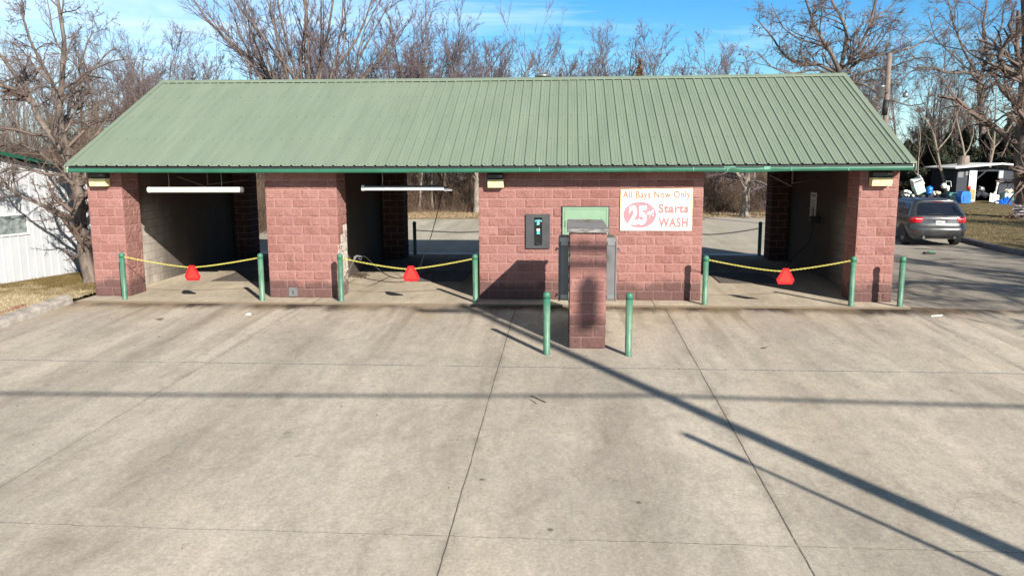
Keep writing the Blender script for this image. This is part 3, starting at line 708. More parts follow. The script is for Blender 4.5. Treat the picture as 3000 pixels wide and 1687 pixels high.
part(MB().box(XL+0.03, XR-0.02, 2*RY+0.57, 2*RY+0.59, 2.84, 2.955), 'fascia', M['fascia'])
for xx in (XL+0.012, XR-0.02-0.012):
    part(MB().prism([(-0.58, 2.84), (-0.02, 2.84), (-0.02, 3.10), (-0.57, 2.965)], 'x', xx, xx+0.016), 'eave_return', M['whitetrim'])
# roof vent on the far side of the ridge
vt = part(MB().lathe([(0.11, 0), (0.11, 0.16), (0.21, 0.17), (0.22, 0.20), (0.16, 0.25), (0.05, 0.27)], 20, (6.08, 4.30, 5.08)), 'roof_vent', M['steel'], smooth=True)
# door in the office wall
DX0, DX1, DZ = 6.65, 7.645, 2.055
part(MB().box(DX0-0.02, DX1+0.02, -0.031, 0.004, 0.0, DZ+0.02), 'door_recess', M['black'])
dmb = MB().bbox(DX0+0.045, DX1-0.045, -0.043, -0.032, 0.01, DZ-0.045, 0.004)
mb = MB(); mb.box(DX0, DX0+0.042, -0.052, -0.033, 0, DZ); mb.box(DX1-0.042, DX1, -0.052, -0.033, 0, DZ); mb.box(DX0+0.042, DX1-0.042, -0.052, -0.033, DZ-0.042, DZ)
part(mb, 'door_frame', M['doorgreen'])
mb = MB(); mb.box(DX0+0.05, DX0+0.062, -0.050, -0.0435, 1.62, 1.76); part(mb, 'door_hinge', M['black'])
rg = random.Random(9)
for i in range(26):
    x = DX1-0.30+rg.uniform(0, 0.24); z = 1.70+rg.uniform(-0.05, 0.10)+(x-DX1+0.3)*0.5; w = rg.uniform(0.004, 0.010); h = rg.uniform(0.008, 0.028)
    dmb.box(x, x+w, -0.0452, -0.0438, z, z+h, 1)
dr = part(dmb, 'door', [M['doorgreen'], M['greenscuff']])
mb = MB(); mb.lathe([(0.025, 0), (0.025, 0.04), (0.032, 0.045), (0.028, 0.07)], 12, mat=Matrix.Translation((DX0+0.12, -0.043, 1.0)) @ Matrix.Rotation(R(90), 4, 'X')); part(mb, 'door_handle', M['steel'])
# small cover plate low on the second pillar
mb = MB(); mb.bbox(0.435, 0.645, -0.032, -0.0, 0.03, 0.235, 0.004); cp = part(mb, 'cover_plate', M['steel'])
mb = MB(); mb.box(0.53, 0.55, -0.038, -0.033, 0.10, 0.17); mb.box(0.525, 0.56, -0.036, -0.0335, 0.09, 0.10); part(mb, 'plate_latch', M['black'])

# floor grates
for gx0, gx1, gy0, gy1, lab in ((-2.45, -0.95, 2.35, 4.3, 'steel drain grate in the floor of the leftmost bay'), (2.75, 4.08, 2.5, 4.5, 'steel drain grate in the floor of the middle bay'), (10.6, 12.1, 2.55, 4.4, 'steel drain grate in the floor of the right bay')):
    mb = MB(); mb.box(gx0, gx1, gy0, gy1, 0.0015, 0.004, 1)
    mb.box(gx0, gx1, gy0, gy0+0.05, 0.0045, 0.016, 2); mb.box(gx0, gx1, gy1-0.05, gy1, 0.0045, 0.016, 2); mb.box(gx0, gx0+0.05, gy0+0.05, gy1-0.05, 0.0045, 0.016, 2); mb.box(gx1-0.05, gx1, gy0+0.05, gy1-0.05, 0.0045, 0.016, 2)
    y = gy0+0.08
    while y < gy1-0.08: mb.box(gx0+0.05, gx1-0.05, y, y+0.022, 0.0045, 0.014); y += 0.06
    x = gx0+0.12
    while x < gx1-0.08: mb.box(x, x+0.012, gy0+0.05, gy1-0.05, 0.0146, 0.0166); x += 0.10
    tag(mb.build('floor_grate', [M['grate'], M['black'], M['grate']]), lab, 'grate', 'floor grates in the wash bays')

# ------------------------------------------------------------------ wall lights
M['lens'] = None
def mat_lens():
    m, t, b = newmat('yellowed_rusty_lens'); g = NG(t); o = g.obj(); s = g.sep(o)
    c = g.mix(g.mr(g.noise(o, 9, 4), 0.3, 0.7), (0.78, 0.62, 0.27), (0.88, 0.78, 0.48))
    dx = g.math('ABSOLUTE', g.math('ADD', s[0], g.mr(g.noise(o, 6, 3), 0.3, 0.7, -0.05, 0.05)))
    k = g.math('MULTIPLY', g.mr(dx, 0.02, 0.11, 1, 0), g.mr(s[2], -0.02, 0.11, 0.0, 0.9))
    c = g.mix(k, c, (0.33, 0.075, 0.012))
    g.l(c, b.inputs['Base Color']); b.inputs['Roughness'].default_value = 0.35
    return m
M['lens'] = mat_lens()
def wall_light(x, z, lab, conduit, w=0.385):
    e = empty('wall_light', (x, 0, z), lab, 'wall light', 'wall lights under the eave')
    h = w/2
    mb = MB(); mb.prism([(0, 0.02), (-0.16, 0.02), (-0.215, 0.05), (-0.215, 0.13), (-0.16, 0.16), (0, 0.16)], 'x', -h*0.98, h*0.98); mb.build('housing', M['bronze'], e)
    mb = MB(); mb.prism([(-0.02, 0.018), (-0.21, 0.018), (-0.225, -0.02), (-0.19, -0.15), (-0.03, -0.15)], 'x', -h, h); mb.build('lens', M['lens'], e)
    mb = MB(); mb.lathe([(0.018, 0), (0.018, 0.02), (0.01, 0.03)], 10, mat=Matrix.Translation((h*0.5, -0.215, 0.10)) @ Matrix.Rotation(R(90), 4, 'X')); mb.lathe([(0.018, 0), (0.018, 0.02), (0.01, 0.03)], 10, mat=Matrix.Translation((h*0.75, -0.215, 0.10)) @ Matrix.Rotation(R(90), 4, 'X'))
    mb.build('photocell', M['steel'], e)
    if conduit:
        mb = MB(); mb.tube([(-h-0.05, -0.03, 0.2), (-h-0.05, -0.03, -0.03), (-h-0.04, -0.04, -0.08), (-h+0.02, -0.06, -0.06)], 0.009, 6); mb.build('conduit', M['steel'], e)
    return e
wall_light(-3.76, 2.68, 'dark wall light with rust stained yellow lens on the leftmost pillar', False)
wall_light(5.195, 2.635, 'dark wall light with rust stained yellow lens on the office wall left end', True, 0.34)
wall_light(13.345, 2.66, 'dark wall light with plain yellow lens on the rightmost pillar', True, 0.41)

# ------------------------------------------------------------------ tube lights at the bay mouths
def tube_light(x0, x1, z, y, lab, broken):
    e = empty('tube_light', ((x0+x1)/2, y, z), lab, 'tube light', 'tube lights hung in the bay openings')
    h = (x1-x0)/2
    if not broken:
        mb = MB(); mb.tube([(-h+0.06, 0, 0), (h-0.06, 0, 0)], 0.062, 16); mb.build('tube', M['white'], e, smooth=False)
        for s_ in (-1, 1): mb = MB(); mb.tube([(s_*(h-0.06), 0, 0), (s_*(h-0.01), 0, 0), (s_*h, 0, 0)], [0.066, 0.066, 0.05], 16); mb.build('end_cap', M['cabgrey'] if s_ > 0 else M['white'], e)
    else:
        mb = MB(); n = 10; vs = []
        xs = [-h+0.05, h-0.22, h]
        for k, xx in enumerate(xs):
            for j in range(n+1):
                a = R(-20)+R(220)*j/n; cut = 1.0
                if k == 2: cut = 0.15
                zz = 0.055*math.sin(a)*cut-(0.045 if k == 2 else 0)
                vs.append((xx, 0.06*math.cos(a), zz))
        fs = [(k*(n+1)+j, k*(n+1)+j+1, (k+1)*(n+1)+j+1, (k+1)*(n+1)+j) for k in range(2) for j in range(n)]
        mb.add(vs, fs); mb.build('shield', M['cabgrey'], e)
        mb = MB(); mb.box(-h+0.05, h-0.2, -0.068, -0.061, -0.045, 0.02); mb.box(h-0.2, h-0.02, -0.068, -0.064, -0.055, -0.045); mb.build('tube', M['white'], e)
        mb = MB(); mb.tube([(-h, 0, 0), (-h+0.06, 0, 0)], 0.068, 16); mb.build('end_cap', M['whitetrim'], e)
    for sx_ in (-0.55, 0.55):
        mb = MB(); mb.tube([(h*sx_, 0, 0.05), (h*sx_+0.01, 0.0, 0.2), (h*sx_-0.008, 0.01, WH-z)], 0.006, 5); mb.build('hanger', M['steel'], e)
    return e
tube_light(-2.71, -0.50, 2.440, 0.0, 'white fluorescent tube light hanging across the leftmost bay', False)
tube_light(2.18, 4.23, 2.470, 0.09, 'tube light with broken pointed right end hanging across the middle bay', True)

# boom brackets under the ceilings
for bx, lab in ((-1.9, 'swivel boom bracket under the ceiling of the leftmost bay'), (11.9, 'swivel boom bracket under the ceiling of the right bay')):
    mb = MB(); mb.tube([(bx, 1.3, 2.83), (bx, 1.3, 2.5)], 0.02, 6); mb.tube([(bx-0.6, 1.0, 2.72), (bx, 1.3, 2.45)], 0.014, 6); mb.tube([(bx, 1.3, 2.52), (bx+0.8, 1.9, 2.62)], 0.014, 6); mb.box(bx-0.1, bx+0.1, 1.2, 1.4, 2.815, 2.843)
    tag(mb.build('boom_bracket', M['grate']), lab, 'bracket', 'ceiling boom brackets')

# ------------------------------------------------------------------ bollards, chains, triangles
def make_bollard(loc, label, group, h=1.06, black=False, groove=True):
    e = empty('bollard', loc, label, 'bollard', group)
    r_ = 0.058; mb = MB(); mb.lathe([(r_+0.004, 0), (r_, 0.01), (r_, h-0.115)], 20); mb.build('post', M['bollard'], e, smooth=True)
    mb = MB(); mb.lathe([(r_+0.004, h-0.112), (r_+0.004, h-0.045), (r_*0.92, h-0.022), (r_*0.65, h-0.006), (0.012, h)], 20); mb.build('cap', M['bollard'], e, smooth=True)
    mb = MB(); mb.lathe([(r_+0.0005, h-0.1145), (r_+0.0005, h-0.1125)], 20); mb.build('joint_ring', M['black'], e)
    return e
FB = [((-3.22, -0.40, 0), 'green bollard in front of the leftmost pillar'),
      ((-0.03, -0.42, 0), 'green bollard at the left corner of the second pillar'),
      ((1.77, -0.44, 0), 'green bollard at the right corner of the second pillar'),
      ((4.755, -0.42, 0), 'green bollard at the left corner of the office wall'),
      ((9.70, -0.50, 0), 'green bollard at the right corner of the office wall'),
      ((12.75, -0.52, 0), 'green bollard at the left corner of the rightmost pillar'),
      ((13.75, -0.53, 0), 'green bollard at the outer right corner beyond the rightmost pillar')]
for l_, lab in FB: make_bollard(l_, lab, 'green bollards along the front of the car wash')
make_bollard((6.415, -4.44, fz(-4.44)), 'green bollard standing left of the block island', 'green bollards beside the block island', h=1.07)
make_bollard((7.785, -4.46, fz(-4.46)), 'green bollard standing right of the block island', 'green bollards beside the block island', h=1.07)
for l_, lab in (((-0.10, 8.45, 0), 'rear bollard seen through the leftmost bay'), ((1.75, 8.45, 0), 'rear bollard at left seen through the middle bay'),
                ((12.93, 8.50, 0), 'rear bollard at right seen through the right bay')):
    make_bollard(l_, lab, 'bollards behind the car wash', h=1.10)
def chain(p0, p1, low, mat, label, cat_group, link=0.052, wr=0.005, power=1.35, name='chain'):
    p0 = np.array(p0, float); p1 = np.array(p1, float); mb = MB(); N_ = 400; pts = []
    for i in range(N_+1):
        u_ = i/N_; q = p0+(p1-p0)*u_; zend = q[2]; q[2] = low+(zend-low)*abs(2*u_-1)**power; pts.append(q)
    pitch = link*0.74; acc = 0; k = 0; nxt = pitch/2
    for a, b_ in zip(pts[:-1], pts[1:]):
        d = np.linalg.norm(b_-a)
        while acc+d >= nxt:
            q = a+(b_-a)*((nxt-acc)/d); T = (b_-a)/d; S = np.cross(T, [0, 0, 1.0]); S /= np.linalg.norm(S); Up = np.cross(S, T)
            ang = R(40) if k % 2 else R(-50); Wd = S*math.cos(ang)+Up*math.sin(ang)
            lp = []; hl = link/2-wr; hw = link*0.30-wr*0.3
            for j in range(10):
                t_ = 2*math.pi*j/10; cx, cy = math.cos(t_), math.sin(t_)
                lp.append(q+T*(hl*(abs(cx)**0.8)*np.sign(cx))+Wd*(hw*(abs(cy)**0.8)*np.sign(cy)))
            mb.tube(lp, wr, 5, closed=True); k += 1; nxt += pitch
        acc += d
    o = mb.build(name, mat, smooth=True); return tag(o, label, 'chain', cat_group)
def triangle(x, y, ztop, lab, tilt=0.0):
    e = empty('safety_triangle', (x, y, ztop), lab, 'safety triangle', 'red triangles hung on the yellow chains')
    W2, H, c, tpw = 0.185, 0.345, 0.055, 0.058
    outer = [(-tpw, 0), (tpw, 0), (W2, -H+0.095), (W2-0.045, -H), (-W2+0.045, -H), (-W2, -H+0.095)]
    mb = MB(); mb.prism(outer, 'y', -0.004, 0.004); mb.build('border', M['red'], e)
    inner = [(-0.018, -0.035), (0.018, -0.035), (W2-0.055, -H+0.085), (W2-0.065, -H+0.048), (-W2+0.065, -H+0.048), (-W2+0.055, -H+0.085)]
    mb = MB(); mb.prism(inner, 'y', -0.0065, -0.0042); mb.build('centre', M['orange'], e)
    e.rotation_euler = (R(4), 0, R(tilt)); return e
YC = 'yellow plastic chains across the bay entrances'
chain((-3.16, -0.40, 0.965), (-0.09, -0.42, 0.955), 0.735, M['ychain'], 'yellow chain hung across the entrance of the leftmost bay', YC)
chain((1.83, -0.44, 0.955), (4.70, -0.42, 0.955), 0.725, M['ychain'], 'yellow chain hung across the entrance of the middle bay', YC)
chain((9.76, -0.50, 0.965), (12.69, -0.52, 0.965), 0.735, M['ychain'], 'yellow chain hung across the entrance of the right bay', YC)
triangle(-1.60, -0.435, 0.785, 'red safety triangle on the chain of the leftmost bay')
triangle(3.345, -0.455, 0.80, 'red safety triangle on the chain of the middle bay', 4)
triangle(11.365, -0.535, 0.80, 'red safety triangle on the chain of the right bay', -5)
KC = 'dark chains behind the car wash'
chain((1.81, 8.45, 0.80), (4.70, 8.45, 0.84), 0.735, M['steelchain'], 'dark steel chain behind the middle bay', KC, link=0.075, wr=0.008)
chain((9.75, 8.5, 0.80), (12.87, 8.5, 0.88), 0.68, M['steelchain'], 'dark steel chain behind the right bay', KC, link=0.075, wr=0.008)

# ------------------------------------------------------------------ block island with cabinets
IGZ = fz(-4.05)
isl = empty('block_island', (6.8, -4.05, IGZ), 'free standing red block island wall with a weathered wooden cap in front of the door', 'block island')
def icrn(): pass
mb = MB(); tint = []; pale = []
IX0, IX1, IY0, IY1 = 6.80, 7.412, -4.05, -1.85; IR = 10; ICH = 0.2015
_CH = CH; CH = ICH
block_face(mb, tint, pale, (IX0, IY0, IGZ), XU, (0, -1, 0), IX1-IX0, IR, start=1, seed=61)
block_face(mb, tint, pale, (IX1, IY0, IGZ), YU, (1, 0, 0), IY1-IY0, IR, start=0, seed=62)
block_face(mb, tint, pale, (IX0, IY1, IGZ), (0, -1, 0), (-1, 0, 0), IY1-IY0, IR, start=0, seed=63)
block_face(mb, tint, pale, (IX1, IY1, IGZ), (-1, 0, 0), (0, 1, 0), IX1-IX0, IR, start=0, seed=64)
CH = _CH
k = len(mb.f); mb.box(IX0+E_, IX1-E_, IY0+E_, IY1-E_, IGZ, IGZ+IR*ICH-0.003, 1); tint.extend([0.5]*6); pale.extend([0.0]*6)
o = part(mb, 'block_wall', [M['block'], M['mortar']], isl, attrs={'tint': tint, 'pale': pale})
mb = MB(); ys = np.linspace(IY0-0.06, IY1+0.04, 9); ZT = IGZ+IR*ICH; rg = np.random.RandomState(5); vs = []
for k, y in enumerate(ys):
    j = rg.uniform(-0.008, 0.008, 4); vs += [(IX0-0.055+j[0], y, ZT+0.001), (IX0-0.045+j[0], y, ZT+0.055+j[1]), (IX1+0.04+j[2], y, ZT+0.05+j[3]), (IX1+0.045+j[2], y, ZT+0.001)]
mb.add(vs, [(k*4+i, k*4+(i+1) % 4, (k+1)*4+(i+1) % 4, (k+1)*4+i) for k in range(8) for i in range(4)]+[(0, 1, 2, 3), (35, 34, 33, 32)]); part(mb, 'wooden_cap', M['wood'], isl)
for s_, lab in ((-1, 'grey steel cabinet on the left face of the block island'), (1, 'grey steel cabinet on the right face of the block island')):
    xb = IX0-0.022 if s_ < 0 else IX1+0.022; xo = xb+s_*0.155
    a, b_ = min(xb, xo), max(xb, xo); cy0, cy1 = -3.65, -2.95; z0, z1 = 0.62, 1.72
    e = empty('wall_cabinet', (xb, -3.4, z0), lab, 'cabinet', 'grey cabinets on the block island')
    part(MB().bbox(a, b_, cy0, cy1, z0, z1, 0.006), 'box', M['cabgrey'], e)
    xd0, xd1 = (xo, xo+s_*0.028); part(MB().bbox(min(xd0, xd1)+0.001, max(xd0, xd1), cy0-0.01, cy1+0.01, z0-0.01, z1-0.02, 0.004), 'door', M['cabgrey'], e)
    part(MB().bbox(a-0.005, b_+0.005, cy0-0.015, cy0+0.02, z1-0.06, z1+0.02, 0.004), 'top_rail', M['steel'], e)
    for z in (z0+0.03, z1-0.12): part(MB().box(a+0.02, b_-0.01, cy0-0.014, cy0-0.001, z, z+0.075), 'bracket', M['steel'], e)
    for z in (z0+0.08, z1-0.20):
        mb = MB(); mb.tube([(xo+s_*0.028, cy0+0.1, z), (xo+s_*0.06, cy0+0.08, z+0.02), (xo+s_*0.075, cy0+0.02, z-0.02)], 0.012, 6); part(mb, 'latch', M['steel'] if s_ > 0 else M['bronze'], e)
mb = MB(); rg = random.Random(3)
for i in range(9):
    a = rg.uniform(0, 6.28); c = (7.13, -2.3, ZT+0.056); l = rg.uniform(0.04, 0.11); mb.tube([c, (c[0]+l*math.cos(a), c[1]+l*math.sin(a)*0.8, c[2]+rg.uniform(0.01, 0.05))], [0.006, 0.003], 4)
tag(mb.build('dry_weed', M['brush']), 'small dry twiggy weed lying on the wooden cap of the island', 'weed')

# ------------------------------------------------------------------ banner
BX0, BX1, BZ0, BZ1 = 7.905, 9.45, 1.545, 2.45
ban = empty('banner_sign', ((BX0+BX1)/2, -0.03, BZ0), 'white vinyl banner reading All Bays Now Only 25 cent Starts WASH', 'banner')
YB = -0.03
def bann(x, z): return z
mb = MB(); nx, nz = 16, 8; vs = []
for j in range(nz+1):
    for i in range(nx+1):
        u_, v_ = i/nx, j/nz; x = BX0+(BX1-BX0)*u_; z = BZ0+(BZ1-BZ0)*v_+0.025*(u_-0.5)*v_
        vs.append((x, YB, z))
g_ = [(j*(nx+1)+i, j*(nx+1)+i+1, (j+1)*(nx+1)+i+1, (j+1)*(nx+1)+i) for j in range(nz) for i in range(nx)]
mb.add(vs, g_); mb.add([(v[0], v[1]+0.006, v[2]) for v in vs], g_); part(mb, 'sheet', M['banner'], ban)
mb = MB(); mb.add([(BX0, YB-0.001, BZ1-0.013-0.028), (BX1, YB-0.001, BZ1+0.012-0.028), (BX1, YB-0.001, BZ1+0.012), (BX0, YB-0.001, BZ1-0.013)], [(0, 1, 2, 3)])
mb.add([(BX0, YB-0.001, BZ0), (BX0+0.013, YB-0.001, BZ0), (BX0+0.013, YB-0.001, BZ1-0.042), (BX0, YB-0.001, BZ1-0.042)], [(0, 1, 2, 3)])
mb.add([(BX1-0.022, YB-0.001, BZ0), (BX1, YB-0.001, BZ0), (BX1, YB-0.001, BZ1-0.017), (BX1-0.022, YB-0.001, BZ1-0.017)], [(0, 1, 2, 3)])
part(mb, 'yellow_border', M['byellow'], ban)
def bxz(px, py): q = at(px, py, YB); return q[0], q[2]
def ctext(name, txt, r_, mat, off, y, shear=0.0):
    """r_: pixel rectangle in the enlarged banner crop (1800,530)-(2060,690) at 9.058x"""
    x0, z1_ = bxz(1800+r_[0]/9.058, 530+r_[1]/9.058); x1, z0_ = bxz(1800+r_[2]/9.058, 530+r_[3]/9.058)
    mb = MB(); add_text(mb, txt, (x0+x1)/2, (z0_+z1_)/2, y, abs(x1-x0), abs(z1_-z0_), off, 0, shear); return part(mb, name, mat, ban)
ctext('lettering', 'All Bays Now Only', (222, 262, 2022, 520), M['btan'], 0.032, YB-0.002)
ctext('lettering', 'Starts', (1165, 600, 1970, 860), M['bred'], 0.05, YB-0.002)
ctext('lettering', 'WASH', (1165, 970, 1950, 1235), M['bred'], 0.05, YB-0.002)
cx_, cz_ = bxz(1800+672/9.058, 530+900/9.058); x1_, _ = bxz(1800+1128/9.058, 530+900/9.058); _, z1_ = bxz(1800+672/9.058, 530+540/9.058)
RX, RZ_ = abs(x1_-cx_), abs(z1_-cz_); mb = MB(); nb = 56; vs = [(cx_, YB-0.002, cz_)]
for i in range(nb*2):
    a = math.pi*i/nb; k = 1.0 if i % 2 else 0.935; vs.append((cx_+RX*k*math.cos(a), YB-0.002, cz_+RZ_*k*math.sin(a)))
mb.add(vs, [(0, i+1, (i+1) % (2*nb)+1) for i in range(2*nb)]); part(mb, 'starburst', M['bpink'], ban)
ctext('price', '25', (385, 650, 850, 1165), M['banner'], 0.045, YB-0.004, 0.02)
ctext('cent_mark', '\u00a2', (865, 765, 1045, 990), M['banner'], 0.03, YB-0.004)
for (x, z) in ((BX0+0.02, BZ0+0.02), (BX1-0.02, BZ0+0.02), (BX0+0.02, BZ1-0.03), (BX1-0.02, BZ1-0.01)): mb = MB(); mb.lathe([(0.009, 0), (0.009, 0.004)], 10, mat=Matrix.Translation((x, YB-0.001, z)) @ Matrix.Rotation(R(90), 4, 'X')); part(mb, 'grommet', M['cabgrey'], ban)

# ------------------------------------------------------------------ change machine
chg = empty('change_machine', (6.105, 0, 1.15), 'charcoal coin changer panel with lit dollar sign on the office wall', 'change machine')
part(MB().bbox(5.84, 6.372, -0.055, 0.0, 1.145, 1.90, 0.008), 'panel', M['changer'], chg)
part(MB().bbox(6.02, 6.215, -0.063, -0.056, 1.215, 1.845, 0.002), 'inset', M['glossblack'], chg)
mb = MB()
for a in ((6.02, 6.024, 1.215, 1.845), (6.211, 6.215, 1.215, 1.845), (6.024, 6.211, 1.841, 1.845), (6.024, 6.211, 1.215, 1.219)): mb.box(a[0], a[1], -0.0645, -0.0632, a[2], a[3])
part(mb, 'inset_edge', M['steel'], chg)
mb = MB(); s_ = 'CHANGE'
for i, ch in enumerate(s_):
    u_ = i-2.5; add_text(mb, ch, 6.118+u_*0.026, 1.765-0.0022*u_*u_, -0.0645, 0.022, 0.03, 0.03)
add_text(mb, '$', 6.118, 1.69, -0.0645, 0.06, 0.105, 0.03); part(mb, 'lit_lettering', M['teal'], chg)
part(MB().box(6.085, 6.15, -0.072, -0.0635, 1.535, 1.585), 'bill_slot', M['white'], chg)
mb = MB(); mb.box(6.085, 6.155, -0.066, -0.0635, 1.505, 1.515); mb.box(6.09, 6.15, -0.066, -0.0635, 1.488, 1.496); mb.box(6.085, 6.155, -0.066, -0.0635, 1.468, 1.478)
part(mb, 'instruction_label', M['teal'], chg)
part(MB().prism([(-0.064, 1.225), (-0.11, 1.24), (-0.11, 1.255), (-0.064, 1.28)], 'x', 6.07, 6.15), 'coin_cup', M['black'], chg)

# ------------------------------------------------------------------ hoses, wand, bay 3 items
mb = MB()
hp = [at(1295, 560, 1.6), at(1288, 600, 1.62), at(1275, 650, 1.65), at(1262, 695, 1.7), at(1245, 740, 1.8), at(1232, 775, 1.9), at(1224, 790, 2.0)]
pts = []
top = np.array([hp[0][0]+0.05, 1.6, 2.84]); pts.append(top)
pts += list(hp)
mb.tube(pts, 0.011, 6)
tag(mb.build('boom_hose', M['black'], smooth=True), 'thin black hose hanging from the ceiling of the middle bay', 'hose')
wd = empty('spray_wand', (1.9, 0.6, 0), 'grey spray wand leaning at the left wall of the middle bay with its black hose', 'spray wand')
def a2(px, py, y): return at(980+px/5.724, 680+py/5.724, y)
mb = MB(); mb.tube([a2(240, 650, 0.35), a2(320, 490, 0.6)], 0.013, 8); part(mb, 'lance', M['steel'], wd)
mb = MB(); mb.tube([a2(330, 470, 0.6), a2(345, 420, 0.65), a2(375, 400, 0.66), a2(450, 410, 0.68)], [0.03, 0.035, 0.025, 0.018], 8); mb.tube([a2(400, 440, 0.66), a2(450, 465, 0.68), a2(455, 430, 0.68)], 0.008, 6); part(mb, 'trigger_gun', M['cabgrey'], wd)
def smoothpath(P, n=6):
    P = [np.array(p, float) for p in P]; out = []
    for i in range(len(P)-1):
        p0 = P[max(i-1, 0)]; p1 = P[i]; p2 = P[i+1]; p3 = P[min(i+2, len(P)-1)]
        for k in range(n):
            t = k/n; out.append(0.5*((2*p1)+(-p0+p2)*t+(2*p0-5*p1+4*p2-p3)*t*t+(-p0+3*p1-3*p2+p3)*t**3))
    out.append(P[-1]); return out
def g2(px, py, z=0.012): return gr(980+px/5.724, 680+py/5.724, z)
mb = MB(); mb.tube(smoothpath([a2(450, 410, 0.68), a2(520, 415, 0.75), a2(590, 480, 0.85), a2(680, 570, 0.95), a2(800, 670, 1.1), g2(920, 735, 0.05), g2(1020, 768), g2(1120, 768), g2(1240, 740), g2(1330, 700)]), 0.013, 7); part(mb, 'hose', M['black'], wd, smooth=True)
mb = MB(); mb.tube(smoothpath([g2(300, 750), g2(420, 748), g2(600, 790), g2(800, 822), g2(1000, 838), g2(1140, 832), g2(1250, 800)]), 0.008, 6)
tag(mb.build('loose_hose', M['black'], smooth=True), 'thin dark hose lying on the sunlit floor of the middle bay', 'hose')
# debris pile
mb = MB(); rg = random.Random(12)
for i in range(240):
    c = g2(rg.gauss(430, 75), rg.gauss(712, 20), 0.012+rg.uniform(0, 0.03)); a = rg.uniform(0, 6.28); l = rg.uniform(0.015, 0.05)
    d = np.array([math.cos(a), math.sin(a), rg.uniform(-0.2, 0.3)])*l; e2 = np.array([-math.sin(a), math.cos(a), 0.2])*l*0.5
    mb.add([c-d, c+e2, c+d, c-e2+np.array([0, 0, 0.01])], [(0, 1, 2, 3)])
tag(mb.build('leaf_debris', M['brush']), 'small heap of dead leaves at the left wall of the middle bay', 'leaf litter', kind='stuff')
# bay 3 instruction sign and brush holder on the right wall
WX = 13.46-0.004
sg = empty('instruction_sign', (WX, 4.8, 1.5), 'tall white instruction sign on the right wall of the right bay', 'sign')
part(MB().box(WX-0.02, WX-0.002, 4.55, 5.05, 1.48, 2.17), 'board', M['whitetrim'], sg)
mb = MB()
for i, z in enumerate((2.10, 1.98, 1.93, 1.88, 1.83, 1.78, 1.73, 1.68)): mb.box(WX-0.0225, WX-0.0203, 4.59+0.02*(i % 3), 5.01, z-0.03, z-0.03+(0.05 if i == 0 else 0.018))
part(mb, 'printed_lines', M['cabgrey'], sg)
hb = empty('brush_holder', (WX, 4.25, 1.4), 'black brush holder with hanging hose on the right wall of the right bay', 'brush holder')
part(MB().bbox(WX-0.26, WX-0.012, 4.13, 4.41, 1.38, 1.56, 0.02), 'holder', M['black'], hb)
mb = MB(); mb.tube([(WX-0.06, 4.65, 1.76), (WX-0.15, 4.25, 1.48)], 0.014, 6); mb.tube([(WX-0.05, 4.85, 1.6), (WX-0.16, 4.3, 1.5)], 0.012, 6); part(mb, 'brush_handle', M['black'], hb)
mb = MB(); mb.tube(smoothpath([(WX-0.15, 4.25, 1.43), (WX-0.13, 4.37, 1.2), (WX-0.16, 4.45, 0.9), (WX-0.25, 4.75, 0.62), (WX-0.4, 5.1, 0.35), (WX-0.5, 5.3, 0.012)]), 0.012, 6); part(mb, 'hose', M['black'], hb, smooth=True)

# ------------------------------------------------------------------ litter and leaves on the forecourt
mb = MB(); q = gr(733, 921); rg = random.Random(4)
for i in range(9):
    a = rg.uniform(0, 6.28); c = q+np.array([rg.uniform(-0.06, 0.06), rg.uniform(-0.06, 0.06), 0.012]); d = np.array([math.cos(a), math.sin(a), 0.3])*0.05; e2 = np.array([-math.sin(a), math.cos(a), 0.2])*0.03
    mb.add([c-d, c+e2, c+d, c-e2], [(0, 1, 2, 3)])
tag(mb.build('paper_scrap', M['litter']), 'crumpled white paper scrap on the forecourt near the second pillar', 'litter')
mb = MB(); rg = random.Random(14)
for i in range(190):
    x = rg.uniform(-3, 20); y = -0.8-abs(rg.gauss(0, 4)); a = rg.uniform(0, 6.28); l = rg.uniform(0.008, 0.03); z = fz(y)+0.006
    if y < -12.5: continue
    d = np.array([math.cos(a)*l, math.sin(a)*l, 0]); e2 = np.array([-math.sin(a), math.cos(a), 0])*l*0.4+np.array([0, 0, l*0.35]); c = np.array([x, y, z])
    mb.add([c-d, c+e2, c+d, c-e2+np.array([0, 0, 0.012])], [(0, 1, 2, 3)])
tag(mb.build('fallen_leaves', M['brush']), 'scattered dead leaf fragments and grit on the forecourt', 'leaf litter', kind='stuff')
def leafthing(px, py, l, lab, mat):
    c = gr(px, py)+np.array([0, 0, 0.012]); mb = MB()
    mb.add([c+np.array(v)*l for v in ((-1, 0, 0.1), (-0.3, 0.35, 0), (0.4, 0.2, 0.05), (1, 0.05, 0.35), (0.3, -0.3, 0.1), (-0.4, -0.25, 0.2), (0, 0, 0.3))], [(0, 1, 6), (1, 2, 6), (2, 3, 6), (3, 4, 6), (4, 5, 6), (5, 0, 6)])
    tag(mb.build('dead_leaf', mat), lab, 'leaf')
leafthing(2238, 1022, 0.075, 'curled brown leaf on the forecourt in front of the right bay', M['brush'])
leafthing(467, 938, 0.11, 'flat dark scrap on the forecourt in front of the leftmost bay', M['darkbark'])
mb = MB(); mb.tube([gr(1555, 1160)+[0, 0, .01], gr(1598, 1180)+[0, 0, .012]], 0.007, 5); mb.tube([gr(1555, 1172)+[0, 0, .01], gr(1572, 1184)+[0, 0, .01]], 0.004, 5)
tag(mb.build('fallen_twig', M['darkbark']), 'short dark twigs lying on the forecourt below the block island', 'twig')
mb = MB(); mb.tube([gr(2728, 928)+[0, 0, .015], gr(2760, 926)+[0, 0, .02]], 0.012, 6)
tag(mb.build('white_stick', M['white']), 'short white stick on the concrete right of the rightmost bollard', 'stick')
ge = empty('debris_box', tuple(gr(2722, 744)), 'flat black and bright green object on the lot behind the car', 'debris')
